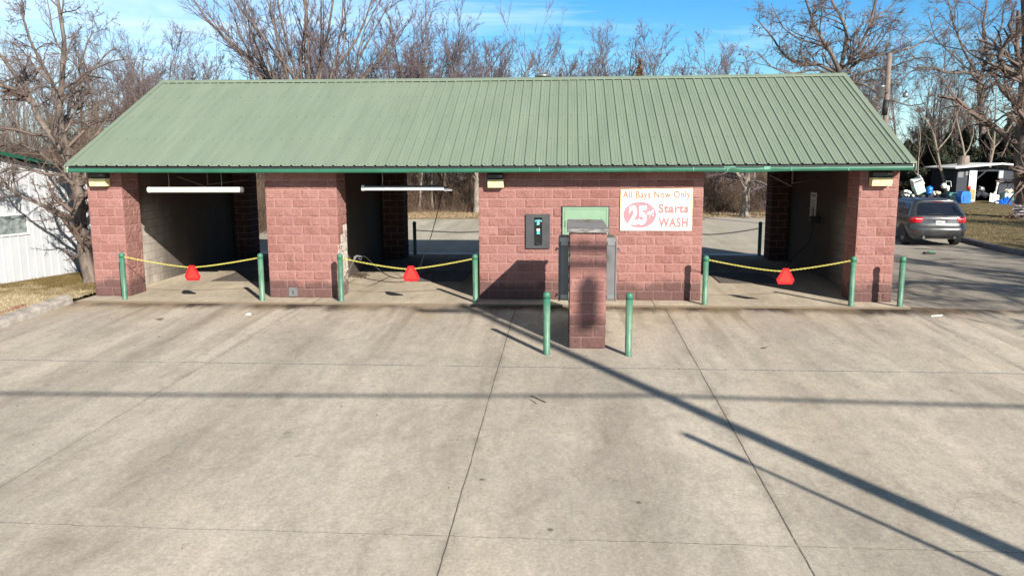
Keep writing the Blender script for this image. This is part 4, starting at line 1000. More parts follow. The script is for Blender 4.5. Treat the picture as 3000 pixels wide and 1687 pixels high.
q = gr(2722, 744); part(MB().bbox(q[0]-0.17, q[0]+0.17, q[1]-0.1, q[1]+0.1, q[2]+0.004, q[2]+0.06, 0.01), 'case', M['black'], ge)
M['brightgreen'] = simple('bright_green_plastic', (0.03, 0.45, 0.16), 0.4)
part(MB().bbox(q[0]-0.02, q[0]+0.16, q[1]-0.09, q[1]+0.05, q[2]+0.061, q[2]+0.075, 0.004), 'lid', M['brightgreen'], ge)

# ------------------------------------------------------------------ white building on the left
w0 = np.array([-7.62, 1.57]); wd_ = np.array([0.68, 2.41]); wd_ = wd_/np.linalg.norm(wd_); wn_ = np.array([wd_[1], -wd_[0]])   # wn_ points to +x
wh = empty('white_metal_building', (w0[0], w0[1], 0), 'white ribbed metal building with green roof edge left of the car wash', 'building')
MW = Matrix(((wd_[0], -wn_[0], 0, w0[0]), (wd_[1], -wn_[1], 0, w0[1]), (0, 0, 1, 0), (0, 0, 0, 1)))   # local x along wall, y into building
def topz(t): return 3.26-0.185*t if t > -3.0 else 3.26+0.555+0.185*(t+3.0)
T0, T1 = -9.0, 4.6
mb = MB(); t = T0; prof = []
vs = []; fs = []
rib = 0.229; k = 0; cols = []
while t < T1:
    cols += [(t, 0.0), (t+0.012, -0.016), (t+0.04, -0.016), (t+0.052, 0.0)]; t += rib
cols.append((T1, 0.0))
for (a, b_) in cols: vs += [(a, b_, -0.1), (a, b_, topz(a))]
fs = [(2*i, 2*i+2, 2*i+3, 2*i+1) for i in range(len(cols)-1)]
mb.add([tuple(MW @ Vector(v)) for v in vs], fs); part(mb, 'siding_wall', M['siding'], wh)
mb = MB(); mb.box(T1-0.02, T1, 0.01, 9, -0.1, topz(T1), mat=MW); mb.box(T0, T1-0.03, 0.02, 9, -0.1, 2.3, mat=MW); part(mb, 'rear_walls', M['siding'], wh)
mb = MB(); pk = -3.0
for (a, b_) in ((T1+0.35, pk), (pk, T0)):
    za, zb = topz(a)+0.05, topz(b_)+0.05
    mb.add([tuple(MW @ Vector(v)) for v in ((a, -0.25, za), (b_, -0.25, zb), (b_, 9.2, zb), (a, 9.2, za), (a, -0.25, za+0.05), (b_, -0.25, zb+0.05), (b_, 9.2, zb+0.05), (a, 9.2, za+0.05))], [(0, 1, 2, 3), (4, 5, 6, 7), (0, 1, 5, 4), (1, 2, 6, 5), (2, 3, 7, 6), (3, 0, 4, 7)])
part(mb, 'roof', M['darkgreen'], wh)
mb = MB(); a, b_ = T1+0.35, pk
mb.add([tuple(MW @ Vector(v)) for v in ((a, -0.27, topz(a)+0.02), (b_, -0.27, topz(b_)+0.02), (b_, -0.27, topz(b_)+0.11), (a, -0.27, topz(a)+0.11), (a, -0.252, topz(a)+0.02), (b_, -0.252, topz(b_)+0.02), (b_, -0.252, topz(b_)+0.11), (a, -0.252, topz(a)+0.11))], [(0, 1, 2, 3), (4, 5, 6, 7), (0, 1, 5, 4), (3, 2, 6, 7), (0, 3, 7, 4), (1, 2, 6, 5)])
part(mb, 'rake_trim', M['darkgreen'], wh)
M['curtain'] = simple('patterned_curtain', (0.20, 0.23, 0.23), 0.3, sc=9, amt=0.4, dirt=((0.02, 0.035, 0.05), 7, 1.0))
for (a, b_, z0, z1, two) in ((-0.85, 0.95, 1.20, 1.76, True), (2.95, 3.75, 1.10, 1.86, False)):
    mb = MB(); f = 0.045
    mb.box(a, b_, -0.04, -0.018, z0, z0+f, mat=MW); mb.box(a, b_, -0.04, -0.018, z1-f, z1, mat=MW); mb.box(a, a+f, -0.04, -0.018, z0+f, z1-f, mat=MW); mb.box(b_-f, b_, -0.04, -0.018, z0+f, z1-f, mat=MW)
    if two: mb.box((a+b_)/2-0.04, (a+b_)/2+0.04, -0.04, -0.018, z0+f, z1-f, mat=MW)
    else: mb.box(a+f, b_-f, -0.04, -0.018, (z0+z1)/2-0.02, (z0+z1)/2+0.02, mat=MW)
    wf = part(mb, 'window', M['whitetrim'], wh)
    part(MB().box(a+f*0.5, b_-f*0.5, -0.0175, -0.0165, z0+f*0.5, z1-f*0.5, mat=MW), 'pane', M['curtain'] if two else M['glass'], wf)

# ------------------------------------------------------------------ trees
def grow(rng, pos, dr, ln, r0, K, wig, trop, taper, tend=(0, 0, 1)):
    B = len(pos); P = np.zeros((B, K, 3)); D = np.zeros((B, K, 3)); Rr = np.zeros((B, K)); P[:, 0] = pos; D[:, 0] = dr; Rr[:, 0] = r0
    d = dr.copy(); tend = np.array(tend, float)
    for k in range(1, K):
        d = d+rng.normal(0, wig, (B, 3))+tend*trop; d /= np.linalg.norm(d, axis=1, keepdims=True)
        P[:, k] = P[:, k-1]+d*(ln/(K-1))[:, None]; D[:, k] = d; Rr[:, k] = r0*(1-(1-taper)*k/(K-1))
    return P, D, Rr
def tubes(P, Rr, n):
    B, K, _ = P.shape
    T = np.empty_like(P); T[:, 1:-1] = P[:, 2:]-P[:, :-2]; T[:, 0] = P[:, 1]-P[:, 0]; T[:, -1] = P[:, -1]-P[:, -2]
    T /= np.linalg.norm(T, axis=2, keepdims=True)+1e-9
    ref = np.where(np.abs(T[:, :1, 2:]) < 0.8, np.array([0, 0, 1.0]), np.array([1.0, 0, 0])); U0 = np.cross(T[:, 0], ref[:, 0])
    U = U0[:, None, :]-T*np.sum(U0[:, None, :]*T, axis=2, keepdims=True); U /= np.linalg.norm(U, axis=2, keepdims=True)+1e-9; V = np.cross(T, U)
    a = 2*np.pi*np.arange(n)/n
    ring = P[:, :, None, :]+Rr[:, :, None, None]*(U[:, :, None, :]*np.cos(a)[None, None, :, None]+V[:, :, None, :]*np.sin(a)[None, None, :, None])
    Vv = ring.reshape(-1, 3)
    b = (np.arange(B)*K*n)[:, None, None]; k = (np.arange(K-1)*n)[None, :, None]; j = np.arange(n)[None, None, :]; j2 = (np.arange(n)+1) % n; j2 = j2[None, None, :]
    F = np.stack([b+k+j, b+k+j2, b+k+n+j2, b+k+n+j], -1).reshape(-1, 4)
    return Vv, F
def kids(rng, P, D, Rr, ln, n, t0, ang, angv, ratio, rr, rmin, shape=0.5, t1=0.98):
    B, K, _ = P.shape; t = rng.uniform(t0, t1, (B, n)); x = t*(K-1); i = np.minimum(x.astype(int), K-2); f = x-i
    bi = np.arange(B)[:, None]; pos = P[bi, i]*(1-f)[..., None]+P[bi, i+1]*f[..., None]; d = D[bi, i+1]; r_ = Rr[bi, i]*(1-f)+Rr[bi, i+1]*f
    rv = rng.normal(0, 1, (B, n, 3)); pv = rv-d*np.sum(rv*d, axis=2, keepdims=True); pv /= np.linalg.norm(pv, axis=2, keepdims=True)
    a = np.radians(rng.normal(ang, angv, (B, n)))[..., None]; nd = d*np.cos(a)+pv*np.sin(a)
    nl = ln[:, None]*ratio*rng.uniform(0.6, 1.25, (B, n))*(1-shape*t)
    nr = np.maximum(r_*rr*rng.uniform(0.75, 1.1, (B, n)), rmin)
    return pos.reshape(-1, 3), nd.reshape(-1, 3), nl.ravel(), nr.ravel()
class Bag:
    def __init__(s): s.V = []; s.F = []; s.n = 0
    def add(s, P, Rr, n): V, F = tubes(P, Rr, n); s.V.append(V); s.F.append(F+s.n); s.n += len(V)
    def obj(s, name, mat, parent=None, smooth=True):
        me = fast_mesh(name, np.concatenate(s.V), np.concatenate(s.F)); me.materials.append(mat)
        if smooth: me.polygons.foreach_set('use_smooth', [True]*len(me.polygons))
        o = bpy.data.objects.new(name, me); COL.objects.link(o); o.parent = parent; return o
STY = {
    'fan':   dict(limbs=18, lang=31, langv=13, lt0=0.15, lw=0.05, ltrop=0.03, lratio=1.9, lev=[(12, 0.10, 29, 9, 0.42, 0.45, 0.09, 0.05), (9, 0.10, 34, 12, 0.45, 0.5, 0.13, 0.03), (5, 0.15, 33, 12, 0.5, 0.6, 0.10, 0.04)]),
    'wood':  dict(limbs=11, lang=36, langv=12, lt0=0.35, lw=0.07, ltrop=0.05, lratio=0.62, lev=[(7, 0.2, 36, 12, 0.45, 0.5, 0.10, 0.05), (6, 0.15, 36, 12, 0.5, 0.55, 0.12, 0.04), (4, 0.15, 38, 12, 0.5, 0.6, 0.12, 0.03)]),
    'oak':   dict(limbs=8, lang=52, langv=14, lt0=0.55, lw=0.16, ltrop=0.05, lratio=1.1, lev=[(15, 0.10, 48, 16, 0.50, 0.50, 0.20, 0.03), (9, 0.10, 48, 15, 0.48, 0.55, 0.22, 0.02), (6, 0.1, 44, 14, 0.5, 0.6, 0.2, 0.02)]),
    'whip':  dict(limbs=9, lang=28, langv=8, lt0=0.3, lw=0.05, ltrop=0.06, lratio=0.5, lev=[(6, 0.2, 30, 8, 0.5, 0.5, 0.08, 0.06), (5, 0.15, 32, 10, 0.5, 0.6, 0.08, 0.05)]),
}
def tree_data(rng, sty, H, r0, rmin=0.008, limbs=None, trunk_frac=0.45, lean=(0, 0)):
    """returns (trunk bag, crown bag) around the origin; limbs: list of (points, r_start, r_end) given by hand"""
    S = STY[sty]; tb, cb = Bag(), Bag()
    if limbs is None:
        tl = H*trunk_frac if sty in ('fan', 'oak') else H*0.92
        d0 = np.array([[lean[0], lean[1], 1.0]]); d0 /= np.linalg.norm(d0)
        P, D, Rr = grow(rng, np.zeros((1, 3)), d0, np.array([tl]), np.array([r0]), 9, 0.04 if sty != 'oak' else 0.08, 0.03, 0.62 if sty in ('fan', 'oak') else 0.12)
        Rr[:, 0] *= 1.35; tb.add(P, Rr, 9)
        pos, dr, ln, r_ = kids(rng, P, D, Rr, np.array([tl]), S['limbs'], S['lt0'], S['lang'], S['langv'], S['lratio'], 0.62 if sty != 'wood' else 0.45, rmin*3, 0.35 if sty in ('wood', 'whip') else 0.0)
        P, D, Rr = grow(rng, pos, dr, ln, r_, 8, S['lw'], S['ltrop'], 0.15); tb.add(P, Rr, 6)
        L = ln
    else:
        Ps = []; L = []; Ds = []; Rs = []
        for (pts, ra, rb) in limbs:
            sp = smoothpath(pts, 4); idx = np.linspace(0, len(sp)-1, 10); q = np.array([sp[int(i)]*(1-(i-int(i)))+sp[min(int(i)+1, len(sp)-1)]*(i-int(i)) for i in idx])
            q[1:-1] += rng.normal(0, 0.02, (8, 3)); Ps.append(q); dd = np.gradient(q, axis=0); dd /= np.linalg.norm(dd, axis=1, keepdims=True); Ds.append(dd)
            Rs.append(np.linspace(ra, rb, 10)); L.append(np.sum(np.linalg.norm(np.diff(q, axis=0), axis=1)))
        P, D, Rr, L = np.array(Ps), np.array(Ds), np.array(Rs), np.array(L); tb.add(P, Rr, 9)
    nl = len(S['lev'])
    for k, (n, t0, an, anv, ra, rr, wig, trop) in enumerate(S['lev']):
        pos, dr, ln, r_ = kids(rng, P, D, Rr, L, n, t0, an, anv, ra, rr, rmin*(1.6, 1.2, 1.0)[k])
        P, D, Rr = grow(rng, pos, dr, ln, r_, (6, 5, 4)[k], wig, trop, 0.35); cb.add(P, Rr, (4, 3, 3)[k]); L = ln
    return tb, cb, (P, D, L)
NT = [0]
def make_tree(name, label, base, sty, H, r0, seed, bark='bark', twig='twig', rmin=0.008, limbs=None, group=None, leaves=0, cat='tree', **kw):
    rng = np.random.RandomState(seed); e = empty(name, tuple(base), label, cat, group)
    tb, cb, last = tree_data(rng, sty, H, r0, rmin, limbs, **kw)
    t = tb.obj('trunk', M[bark], e); c = cb.obj('crown', M[twig], e, smooth=False)
    if leaves:
        P = last[0]; n = leaves; i = rng.randint(0, len(P), n); q = P[i, -1]+rng.normal(0, 0.05, (n, 3)); a = rng.normal(0, 0.05, (n, 3)); b_ = rng.normal(0, 0.05, (n, 3))
        V = np.stack([q-a, q+b_, q+a], 1).reshape(-1, 3); me = fast_mesh('dead_leaves', V, np.arange(3*n).reshape(n, 3)); me.materials.append(M['deadleaf'])
        o = bpy.data.objects.new('dead_leaves', me); COL.objects.link(o); o.parent = e
    return e
def L_(base, pix, ra, rb, Y, dys=None):
    """hand drawn limb through photo pixels at depth Y (+dy per point), relative to base"""
    out = []
    for i, (px, py) in enumerate(pix): out.append(at(px, py, Y+(dys[i] if dys else 0))-np.array(base))
    return (out, ra, rb)
# near tree beside the left pillar
b0 = np.array([-5.45, 2.0, 0.0])
make_tree('bare_tree', 'gnarled bare tree growing between the white building and the leftmost pillar', b0, 'oak', 8, 0.2, 101, rmin=0.0052, twig='twig2', limbs=[
    L_(b0, [(262, 850), (250, 760), (240, 680), (228, 590), (212, 500)], 0.17, 0.13, 2.0),
    L_(b0, [(212, 500), (190, 455), (150, 400), (120, 355), (90, 295), (60, 240), (20, 185), (-30, 130)], 0.11, 0.035, 2.0, [0, .1, .2, .3, .4, .5, .6, .7]),
    L_(b0, [(222, 540), (205, 470), (180, 400), (172, 330), (178, 240), (186, 150), (180, 60), (160, -60)], 0.12, 0.03, 2.0, [0, 0, -.1, -.1, -.2, -.2, -.3, -.4]),
    L_(b0, [(90, 300), (55, 270), (20, 255), (-30, 250)], 0.07, 0.03, 2.4, [0, -.2, -.5, -.8]),
    L_(b0, [(172, 300), (150, 230), (110, 160), (80, 100), (60, 20)], 0.05, 0.02, 1.9, [0, -.1, -.2, -.4, -.6]),
    L_(b0, [(218, 640), (185, 625), (120, 600), (60, 575), (0, 520), (-40, 500)], 0.05, 0.018, 2.0, [0, -.2, -.4, -.6, -.8, -1]),
    L_(b0, [(228, 560), (190, 520), (130, 510), (70, 490), (20, 500), (-30, 540)], 0.045, 0.015, 2.0, [0, -.3, -.6, -.8, -1, -1.2]),
    L_(b0, [(225, 560), (245, 520), (262, 470), (262, 430), (290, 380), (330, 330)], 0.07, 0.02, 2.0, [0, .1, .2, .4, .6, .8]),
    L_(b0, [(215, 520), (160, 480), (100, 440), (40, 420), (0, 430)], 0.05, 0.015, 2.0, [0, .3, .6, .9, 1.2]),
    L_(b0, [(180, 400), (220, 330), (235, 260), (240, 180), (275, 90)], 0.04, 0.015, 1.9, [0, .2, .3, .3, .4])])
# purple shrub thicket by the white building
def at0(px, Y): q = at(px, 500, Y); return np.array([q[0], Y, hill(q[0], Y)])
def key(px, Y, sty, top, r0, seed, label, name='bare_tree', group=None, **kw):
    b = at0(px, Y); H = (at(px, top, Y)[2]-b[2]); k = {'fan': 1.0, 'oak': 1.0, 'wood': 1.0, 'whip': 1.0}[sty]
    return make_tree(name, label, b, sty, H*k, r0, seed, group=group, **kw)
# the broad fan shaped tree behind the left half of the roof
bf = at0(880, 27); DY = 27
fan_l = [((905, 330), (870, 240), (780, 120), (700, 20), (640, -70)), ((900, 340), (830, 250), (700, 150), (610, 60), (560, -10)), ((900, 340), (860, 200), (830, 80), (800, -90)),
         ((905, 330), (880, 200), (900, 60), (880, -120)), ((910, 340), (930, 220), (960, 90), (990, -80)), ((910, 340), (960, 240), (1050, 110), (1100, -40)), ((910, 350), (990, 260), (1100, 180), (1170, 60)),
         ((900, 350), (790, 290), (660, 220), (570, 150)), ((905, 340), (870, 220), (760, 60), (700, -80)), ((905, 340), (900, 200), (940, 40), (960, -110)), ((905, 340), (930, 230), (1010, 90), (1060, -60)),
         ((905, 340), (840, 230), (760, 130), (660, 60)), ((905, 345), (950, 250), (1020, 190), (1080, 90))]
rgf = random.Random(31)
limbs = [L_(bf, [(895, 540), (900, 440), (905, 330)], 0.38, 0.28, DY)]
for f in fan_l[:6]:
    dy = rgf.uniform(-3.5, 3.5); limbs.append(L_(bf, list(f), rgf.uniform(0.10, 0.15), 0.03, DY, [dy*i/(len(f)-1) for i in range(len(f))]))
for k in range(22):
    sp_ = rgf.uniform(-1, 1); dy = rgf.uniform(-4, 4); topy = -100+abs(sp_)**1.6*rgf.uniform(130, 240)
    pl = [(900+sp_*25, 450), (905+sp_*95+rgf.uniform(-15, 15), 330), (905+sp_*165+rgf.uniform(-22, 22), 220), (895+sp_*245+rgf.uniform(-22, 22), 220-(220-topy)*0.5), (890+sp_*300+rgf.uniform(-25, 25), topy)]
    limbs.append(L_(bf, pl, rgf.uniform(0.07, 0.12), 0.02, DY, [dy*i/4 for i in range(5)]))
STY['fanl'] = dict(STY['fan']); STY['fanl']['lev'] = [(11, 0.2, 24, 9, 0.32, 0.42, 0.08, 0.05), (7, 0.15, 28, 10, 0.42, 0.5, 0.09, 0.05), (5, 0.15, 33, 12, 0.5, 0.6, 0.10, 0.04)]
make_tree('bare_tree', 'broad bare tree with many upswept purple stems behind the left half of the roof', bf, 'fanl', 14, 0.4, 202, limbs=limbs, rmin=0.0095, bark='bark')
key(1235, 34, 'fan', 45, 0.22, 203, 'bare bushy tree behind the roof just left of its middle', rmin=0.009, trunk_frac=0.36)
key(1390, 38, 'fan', 75, 0.22, 204, 'bare bushy tree behind the roof just left of the roof vent', rmin=0.009, trunk_frac=0.36)
key(1120, 36, 'fan', 60, 0.2, 209, 'bare bushy tree on the right edge of the big fan shaped tree', rmin=0.009, trunk_frac=0.36)
for px_, Y_, top_, sd_, lab_ in ((1300, 40, 55, 231, 'bare domed tree behind the left of the two bushy trees left of the vent'), (1450, 41, 95, 232, 'bare domed tree just left of the thin whip like tree'), (1175, 42, 95, 233, 'bare bushy tree low beside the fan shaped tree'),
        (1700, 52, 130, 234, 'bare domed tree rising behind the tree right of the roof vent'), (1830, 50, 120, 235, 'bare domed tree rising left of the brown cedar'), (1610, 50, 190, 236, 'low bare tree directly behind the roof vent'), (1960, 50, 185, 237, 'low bare tree right of the brown cedar'),
        (2100, 50, 170, 238, 'low bare tree behind the slender tree left of the big oak'), (480, 34, 150, 239, 'bare upright tree left of the fan shaped tree'), (360, 36, 190, 240, 'bare upright tree above the left rake of the roof'), (600, 33, 140, 241, 'bare bushy tree under the left side of the fan shaped tree'), (1040, 33, 70, 242, 'bare bushy tree under the right side of the fan shaped tree')):
    key(px_, Y_, 'fan', top_, 0.18, sd_, lab_, rmin=0.009, trunk_frac=0.36)
key(1545, 30, 'whip', 30, 0.07, 205, 'thin whip like bare tree standing tallest above the middle of the roof', rmin=0.007)
key(1760, 46, 'fan', 135, 0.26, 206, 'wide bare tree behind the roof right of the roof vent', rmin=0.010, trunk_frac=0.36)
key(1680, 48, 'fan', 175, 0.2, 207, 'bare tree low behind the roof directly right of the roof vent', rmin=0.010, trunk_frac=0.36)
key(1900, 48, 'wood', 150, 0.18, 208, 'bare tree behind the brown cedar above the roof', rmin=0.010)
key(2050, 46, 'wood', 150, 0.16, 210, 'slender bare tree above the roof left of the big oak', rmin=0.010)
key(2150, 42, 'fan', 160, 0.2, 211, 'bushy bare tree behind the roof at the left foot of the big oak', rmin=0.010, trunk_frac=0.34)
# oak behind the right end of the roof
bo = at0(2462, 24); DY = 24
def LO(pix, ra, rb, dy=0): return L_(bo, pix, ra, rb, DY, [dy*i/(len(pix)-1) for i in range(len(pix))])
make_tree('oak_tree', 'large bare oak with crooked limbs behind the right end of the roof', bo, 'oak', 12, 0.4, 301, twig='twig2', rmin=0.0075, leaves=500, limbs=[
    LO([(2475, 560), (2470, 400), (2465, 290), (2460, 215)], 0.259, 0.194),
    LO([(2460, 220), (2440, 160), (2405, 110), (2375, 50), (2350, -40)], 0.122, 0.036, -1.5), LO([(2450, 215), (2400, 190), (2350, 188), (2300, 165), (2260, 105), (2220, 60)], 0.101, 0.029, 1.0),
    LO([(2460, 210), (2480, 130), (2470, 60), (2430, -10), (2420, -60)], 0.108, 0.036, 1.5), LO([(2470, 205), (2510, 150), (2545, 80), (2570, -20)], 0.108, 0.036, -1.0),
    LO([(2475, 220), (2530, 170), (2620, 155), (2700, 125), (2760, 70)], 0.086, 0.022, 1.2), LO([(2475, 235), (2540, 210), (2600, 200), (2680, 170), (2740, 175)], 0.065, 0.018, -2),
    LO([(2455, 230), (2390, 205), (2330, 215), (2270, 200), (2215, 150)], 0.065, 0.018, -2), LO([(2440, 160), (2400, 130), (2330, 110), (2280, 60), (2260, 10)], 0.058, 0.018, -1),
    LO([(2480, 240), (2540, 250), (2600, 285), (2660, 310), (2720, 300)], 0.058, 0.018, -1.5), LO([(2470, 250), (2520, 290), (2570, 330), (2600, 380)], 0.036, 0.018, -2),
    LO([(2480, 130), (2530, 70), (2600, 30), (2650, -30)], 0.050, 0.018, 2)])
# tree right of the pole
bt = at0(2885, 55); DY = 55
def LT(pix, ra, rb, dy=0): return L_(bt, pix, ra, rb, DY, [dy*i/(len(pix)-1) for i in range(len(pix))])
make_tree('oak_tree', 'bare oak with a forked trunk above the shed on the right', bt, 'oak', 12, 0.4, 302, twig='twig2', rmin=0.0105, leaves=300, limbs=[
    LT([(2885, 560), (2880, 430), (2875, 330), (2872, 225)], 0.309, 0.231), LT([(2870, 225), (2830, 212), (2780, 215), (2720, 195), (2660, 215), (2630, 255)], 0.146, 0.034, -2),
    LT([(2872, 225), (2895, 160), (2880, 80), (2890, 10), (2880, -60)], 0.172, 0.043, 1), LT([(2875, 230), (2920, 190), (2950, 120), (2990, 60), (3040, 0)], 0.129, 0.034, -1),
    LT([(2872, 320), (2830, 335), (2770, 350), (2720, 385), (2690, 400)], 0.103, 0.034, 1.5), LT([(2865, 220), (2830, 160), (2800, 90), (2780, 10), (2760, -50)], 0.120, 0.034, 2),
    LT([(2880, 260), (2930, 250), (2980, 260), (3030, 240)], 0.103, 0.034, 1), LT([(2850, 215), (2790, 160), (2740, 110), (2720, 40)], 0.069, 0.026, -2), LT([(2890, 160), (2930, 90), (2940, 20), (2960, -50)], 0.077, 0.026, 2)])
# far right oak at the frame edge
br_ = np.array([30.75, 25.5, 0.0]); DY = 25.5
def LR(pix, ra, rb, dy=0): return L_(br_, pix, ra, rb, DY, [dy*i/(len(pix)-1) for i in range(len(pix))])
make_tree('oak_tree', 'thick trunked oak at the right edge with a low crooked limb and roots', br_, 'oak', 13, 0.5, 303, bark='bark', twig='twig2', rmin=0.0075, leaves=700, limbs=[
    LR([(3010, 660), (3008, 600), (3002, 500), (3005, 380), (3010, 260), (3020, 120), (3010, -50)], 0.62, 0.33), LR([(3010, 250), (2970, 215), (2935, 195), (2932, 150), (2965, 100), (2955, 60), (2990, 50)], 0.18, 0.05, -1),
    LR([(3010, 330), (2975, 320), (2960, 290), (2940, 250)], 0.08, 0.02, -1.5), LR([(3015, 200), (3060, 100), (3100, 0)], 0.25, 0.08), LR([(3010, 380), (2985, 370), (2965, 345), (2945, 340)], 0.05, 0.02, -1),
    LR([(3005, 610), (2985, 630), (2955, 648)], 0.30, 0.08, -0.3), LR([(3005, 620), (3000, 640), (2985, 668)], 0.28, 0.08, -1.5)])
# trees seen through the bays
key(1398, 30.5, 'oak', 250, 0.24, 401, 'forked pale trunked tree seen through the right side of the middle bay', bark='palebark', rmin=0.009)
key(2188, 27.5, 'oak', 300, 0.25, 402, 'pale trunked tree seen through the right bay', bark='palebark', rmin=0.009)
key(2095, 33, 'wood', 300, 0.12, 403, 'slim tree seen at the left side of the right bay', bark='bark', rmin=0.008)
key(1265, 33, 'whip', 330, 0.08, 404, 'slim pale sapling seen through the middle of the middle bay', bark='palebark', rmin=0.008)
key(1225, 32, 'wood', 330, 0.07, 405, 'thin leaning sapling seen at the left side of the middle bay', bark='palebark', rmin=0.008, lean=(0.15, 0))
# pale saplings in front of the cedars on the right
bs = at0(2765, 43); DYS = 43
make_tree('bare_sapling', 'pale curving sapling in front of the dark cedars left of the shed', bs, 'whip', 6, 0.1, 501, bark='palebark', twig='twig2', rmin=0.008, limbs=[L_(bs, [(2772, 575), (2765, 530), (2748, 470), (2742, 420), (2725, 370), (2700, 330)], 0.12, 0.03, DYS), L_(bs, [(2745, 440), (2780, 400), (2800, 350), (2815, 300)], 0.06, 0.02, DYS)])
bs = at0(2835, 46); make_tree('bare_sapling', 'pale forked sapling rising behind the left end of the shed', bs, 'whip', 6, 0.1, 502, bark='palebark', twig='twig2', rmin=0.008, limbs=[L_(bs, [(2830, 560), (2825, 450), (2810, 380), (2795, 300), (2800, 230)], 0.10, 0.02, 46), L_(bs, [(2826, 460), (2850, 400), (2850, 330)], 0.05, 0.02, 46)])
bs = at0(2900, 47); make_tree('bare_sapling', 'pale branching sapling rising behind the middle of the shed', bs, 'whip', 6, 0.1, 503, bark='palebark', twig='twig2', rmin=0.008, limbs=[L_(bs, [(2898, 560), (2900, 480), (2912, 420), (2915, 340), (2920, 260)], 0.13, 0.03, 47), L_(bs, [(2905, 440), (2940, 400), (2975, 350), (3000, 330)], 0.08, 0.03, 47), L_(bs, [(2910, 420), (2890, 370), (2900, 300)], 0.05, 0.02, 47)])
bs = at0(2690, 40); make_tree('bare_sapling', 'thin straight sapling behind the leaning white appliance', bs, 'whip', 6, 0.06, 504, bark='palebark', twig='twig2', rmin=0.007, limbs=[L_(bs, [(2692, 560), (2690, 480), (2695, 420), (2692, 360)], 0.05, 0.02, 40), L_(bs, [(2690, 520), (2675, 490), (2672, 460)], 0.02, 0.01, 40)])
# trees out of frame on the right whose branches shade the side lot
for i, (x, y, H, sd, lab) in enumerate(((24.5, -6.0, 12.0, 601, 'bare oak standing out of frame right of the side lot'), (29.0, -1.0, 11.0, 602, 'bare oak on the right lawn out of frame'), (34.5, 8.0, 12.5, 603, 'bare oak further back on the right lawn out of frame'))):
    make_tree('oak_tree', lab, (x, y, 0), 'oak', H, 0.36, sd, rmin=0.016, twig='twig2', trunk_frac=0.42)

# general woodland: a few forms, many copies
protos = []
specs = [('wood', 11.5, 0.17, 701), ('wood', 10.5, 0.14, 702), ('fan', 10.5, 0.18, 703), ('whip', 9.0, 0.09, 704), ('wood', 12.5, 0.2, 705), ('fan', 9.5, 0.16, 706), ('whip', 7.5, 0.07, 707)]
WG = 'bare trees filling the woods behind the car wash'; WL = 'slender bare tree in the dense leafless woods behind the car wash'
rgw = random.Random(77); spots = []
for i in range(92):
    Y = 35+42*(rgw.random()**1.3); px = rgw.uniform(-350, 3350); spots.append((px, Y, rgw.randrange(7)))
for px, Y in ((270, 30), (330, 34), (390, 32), (440, 36), (500, 33), (300, 40), (360, 44), (430, 42), (520, 40), (240, 36), (200, 33), (130, 34), (60, 33), (20, 36), (560, 36), (600, 40)): spots.append((px, Y, rgw.choice((0, 3, 3, 4, 1))))
for i, (px, Y, k) in enumerate(spots):
    b = at0(px, Y)
    if b[0] > 21 and Y < 53: Y += 18; b = at0(px, Y)
    lim = 0.66 if 1150 < px < 2250 else (0.80 if 1950 < px else 0.92)
    if k in (2, 5) and px < 620: k = 0
    if len([q for q in protos if q[0] == k]) == 0:
        sp = specs[k]; e = make_tree('woodland_tree', WL, b, sp[0], sp[1], sp[2], sp[3], rmin=0.009, group=WG, twig=('twig', 'twig2')[k % 2], bark=('bark', 'palebark', 'darkbark')[k % 3], **({'trunk_frac': 0.36} if sp[0] == 'fan' else {})); protos.append((k, e))
    else:
        src = [q for q in protos if q[0] == k][0][1]; e = copy_tree(src); e.location = tuple(b)
    s_ = rgw.uniform(0.8, 1.12)*lim*(0.74 if px < 640 and Y < 48 else 1); e.scale = (s_, s_, s_*rgw.uniform(0.95, 1.08)); e.rotation_euler = (0, 0, rgw.uniform(0, 6.28))

# brush along the foot of the woods (nobody could count it)
def brush(name, n, x0, x1, y0, y1, h0, h1, mat, label, seed, r=0.012, lean=0.35, K=4, cl=0):
    rng = np.random.RandomState(seed); pos = np.stack([rng.uniform(x0, x1, n), y0+(y1-y0)*rng.uniform(0, 1, n)**1.4, np.zeros(n)], 1)
    pos = pos[~((pos[:, 0] > 23) & (pos[:, 1] < 46))]; n = len(pos); pos[:, 2] = [hill(a, b_) for a, b_ in pos[:, :2]]
    hmod = 0.7+0.5*np.sin(pos[:, 0]*0.9+1.3*np.sin(pos[:, 0]*0.37))+rng.uniform(-0.2, 0.2, n)
    d = rng.normal(0, lean, (n, 3)); d[:, 2] = 1; d /= np.linalg.norm(d, axis=1, keepdims=True)
    ln = rng.uniform(h0, h1, n)*np.clip(hmod, 0.35, 1.3); P, D, Rr = grow(rng, pos, d, ln, rng.uniform(0.6, 1.4, n)*r, K, 0.16, 0.02, 0.3)
    bag = Bag(); bag.add(P, Rr, 3)
    if cl:
        p2, d2, l2, r2 = kids(rng, P, D, Rr, ln, cl, 0.25, 42, 14, 0.42, 0.6, r*0.45); P2, D2, R2 = grow(rng, p2, d2, l2, r2, 3, 0.15, 0.03, 0.4); bag.add(P2, R2, 3)
    return tag(bag.obj(name, mat, smooth=False), label, 'brush', kind='stuff')
brush('undergrowth', 9000, -14, 26, 31.5, 38, 1.0, 3.4, M['brush'], 'tangled brown undergrowth at the foot of the woods behind the bays', 11, r=0.010, cl=4)
brush('undergrowth', 7000, -40, -12, 26, 45, 1.2, 4.4, M['twig2'], 'tall leafless thicket behind the white building', 12, r=0.011, cl=4)
brush('undergrowth', 9000, -30, 60, 38, 62, 1.5, 4.2, M['brush'], 'deep brown undergrowth inside the woods', 13, r=0.016, cl=3)
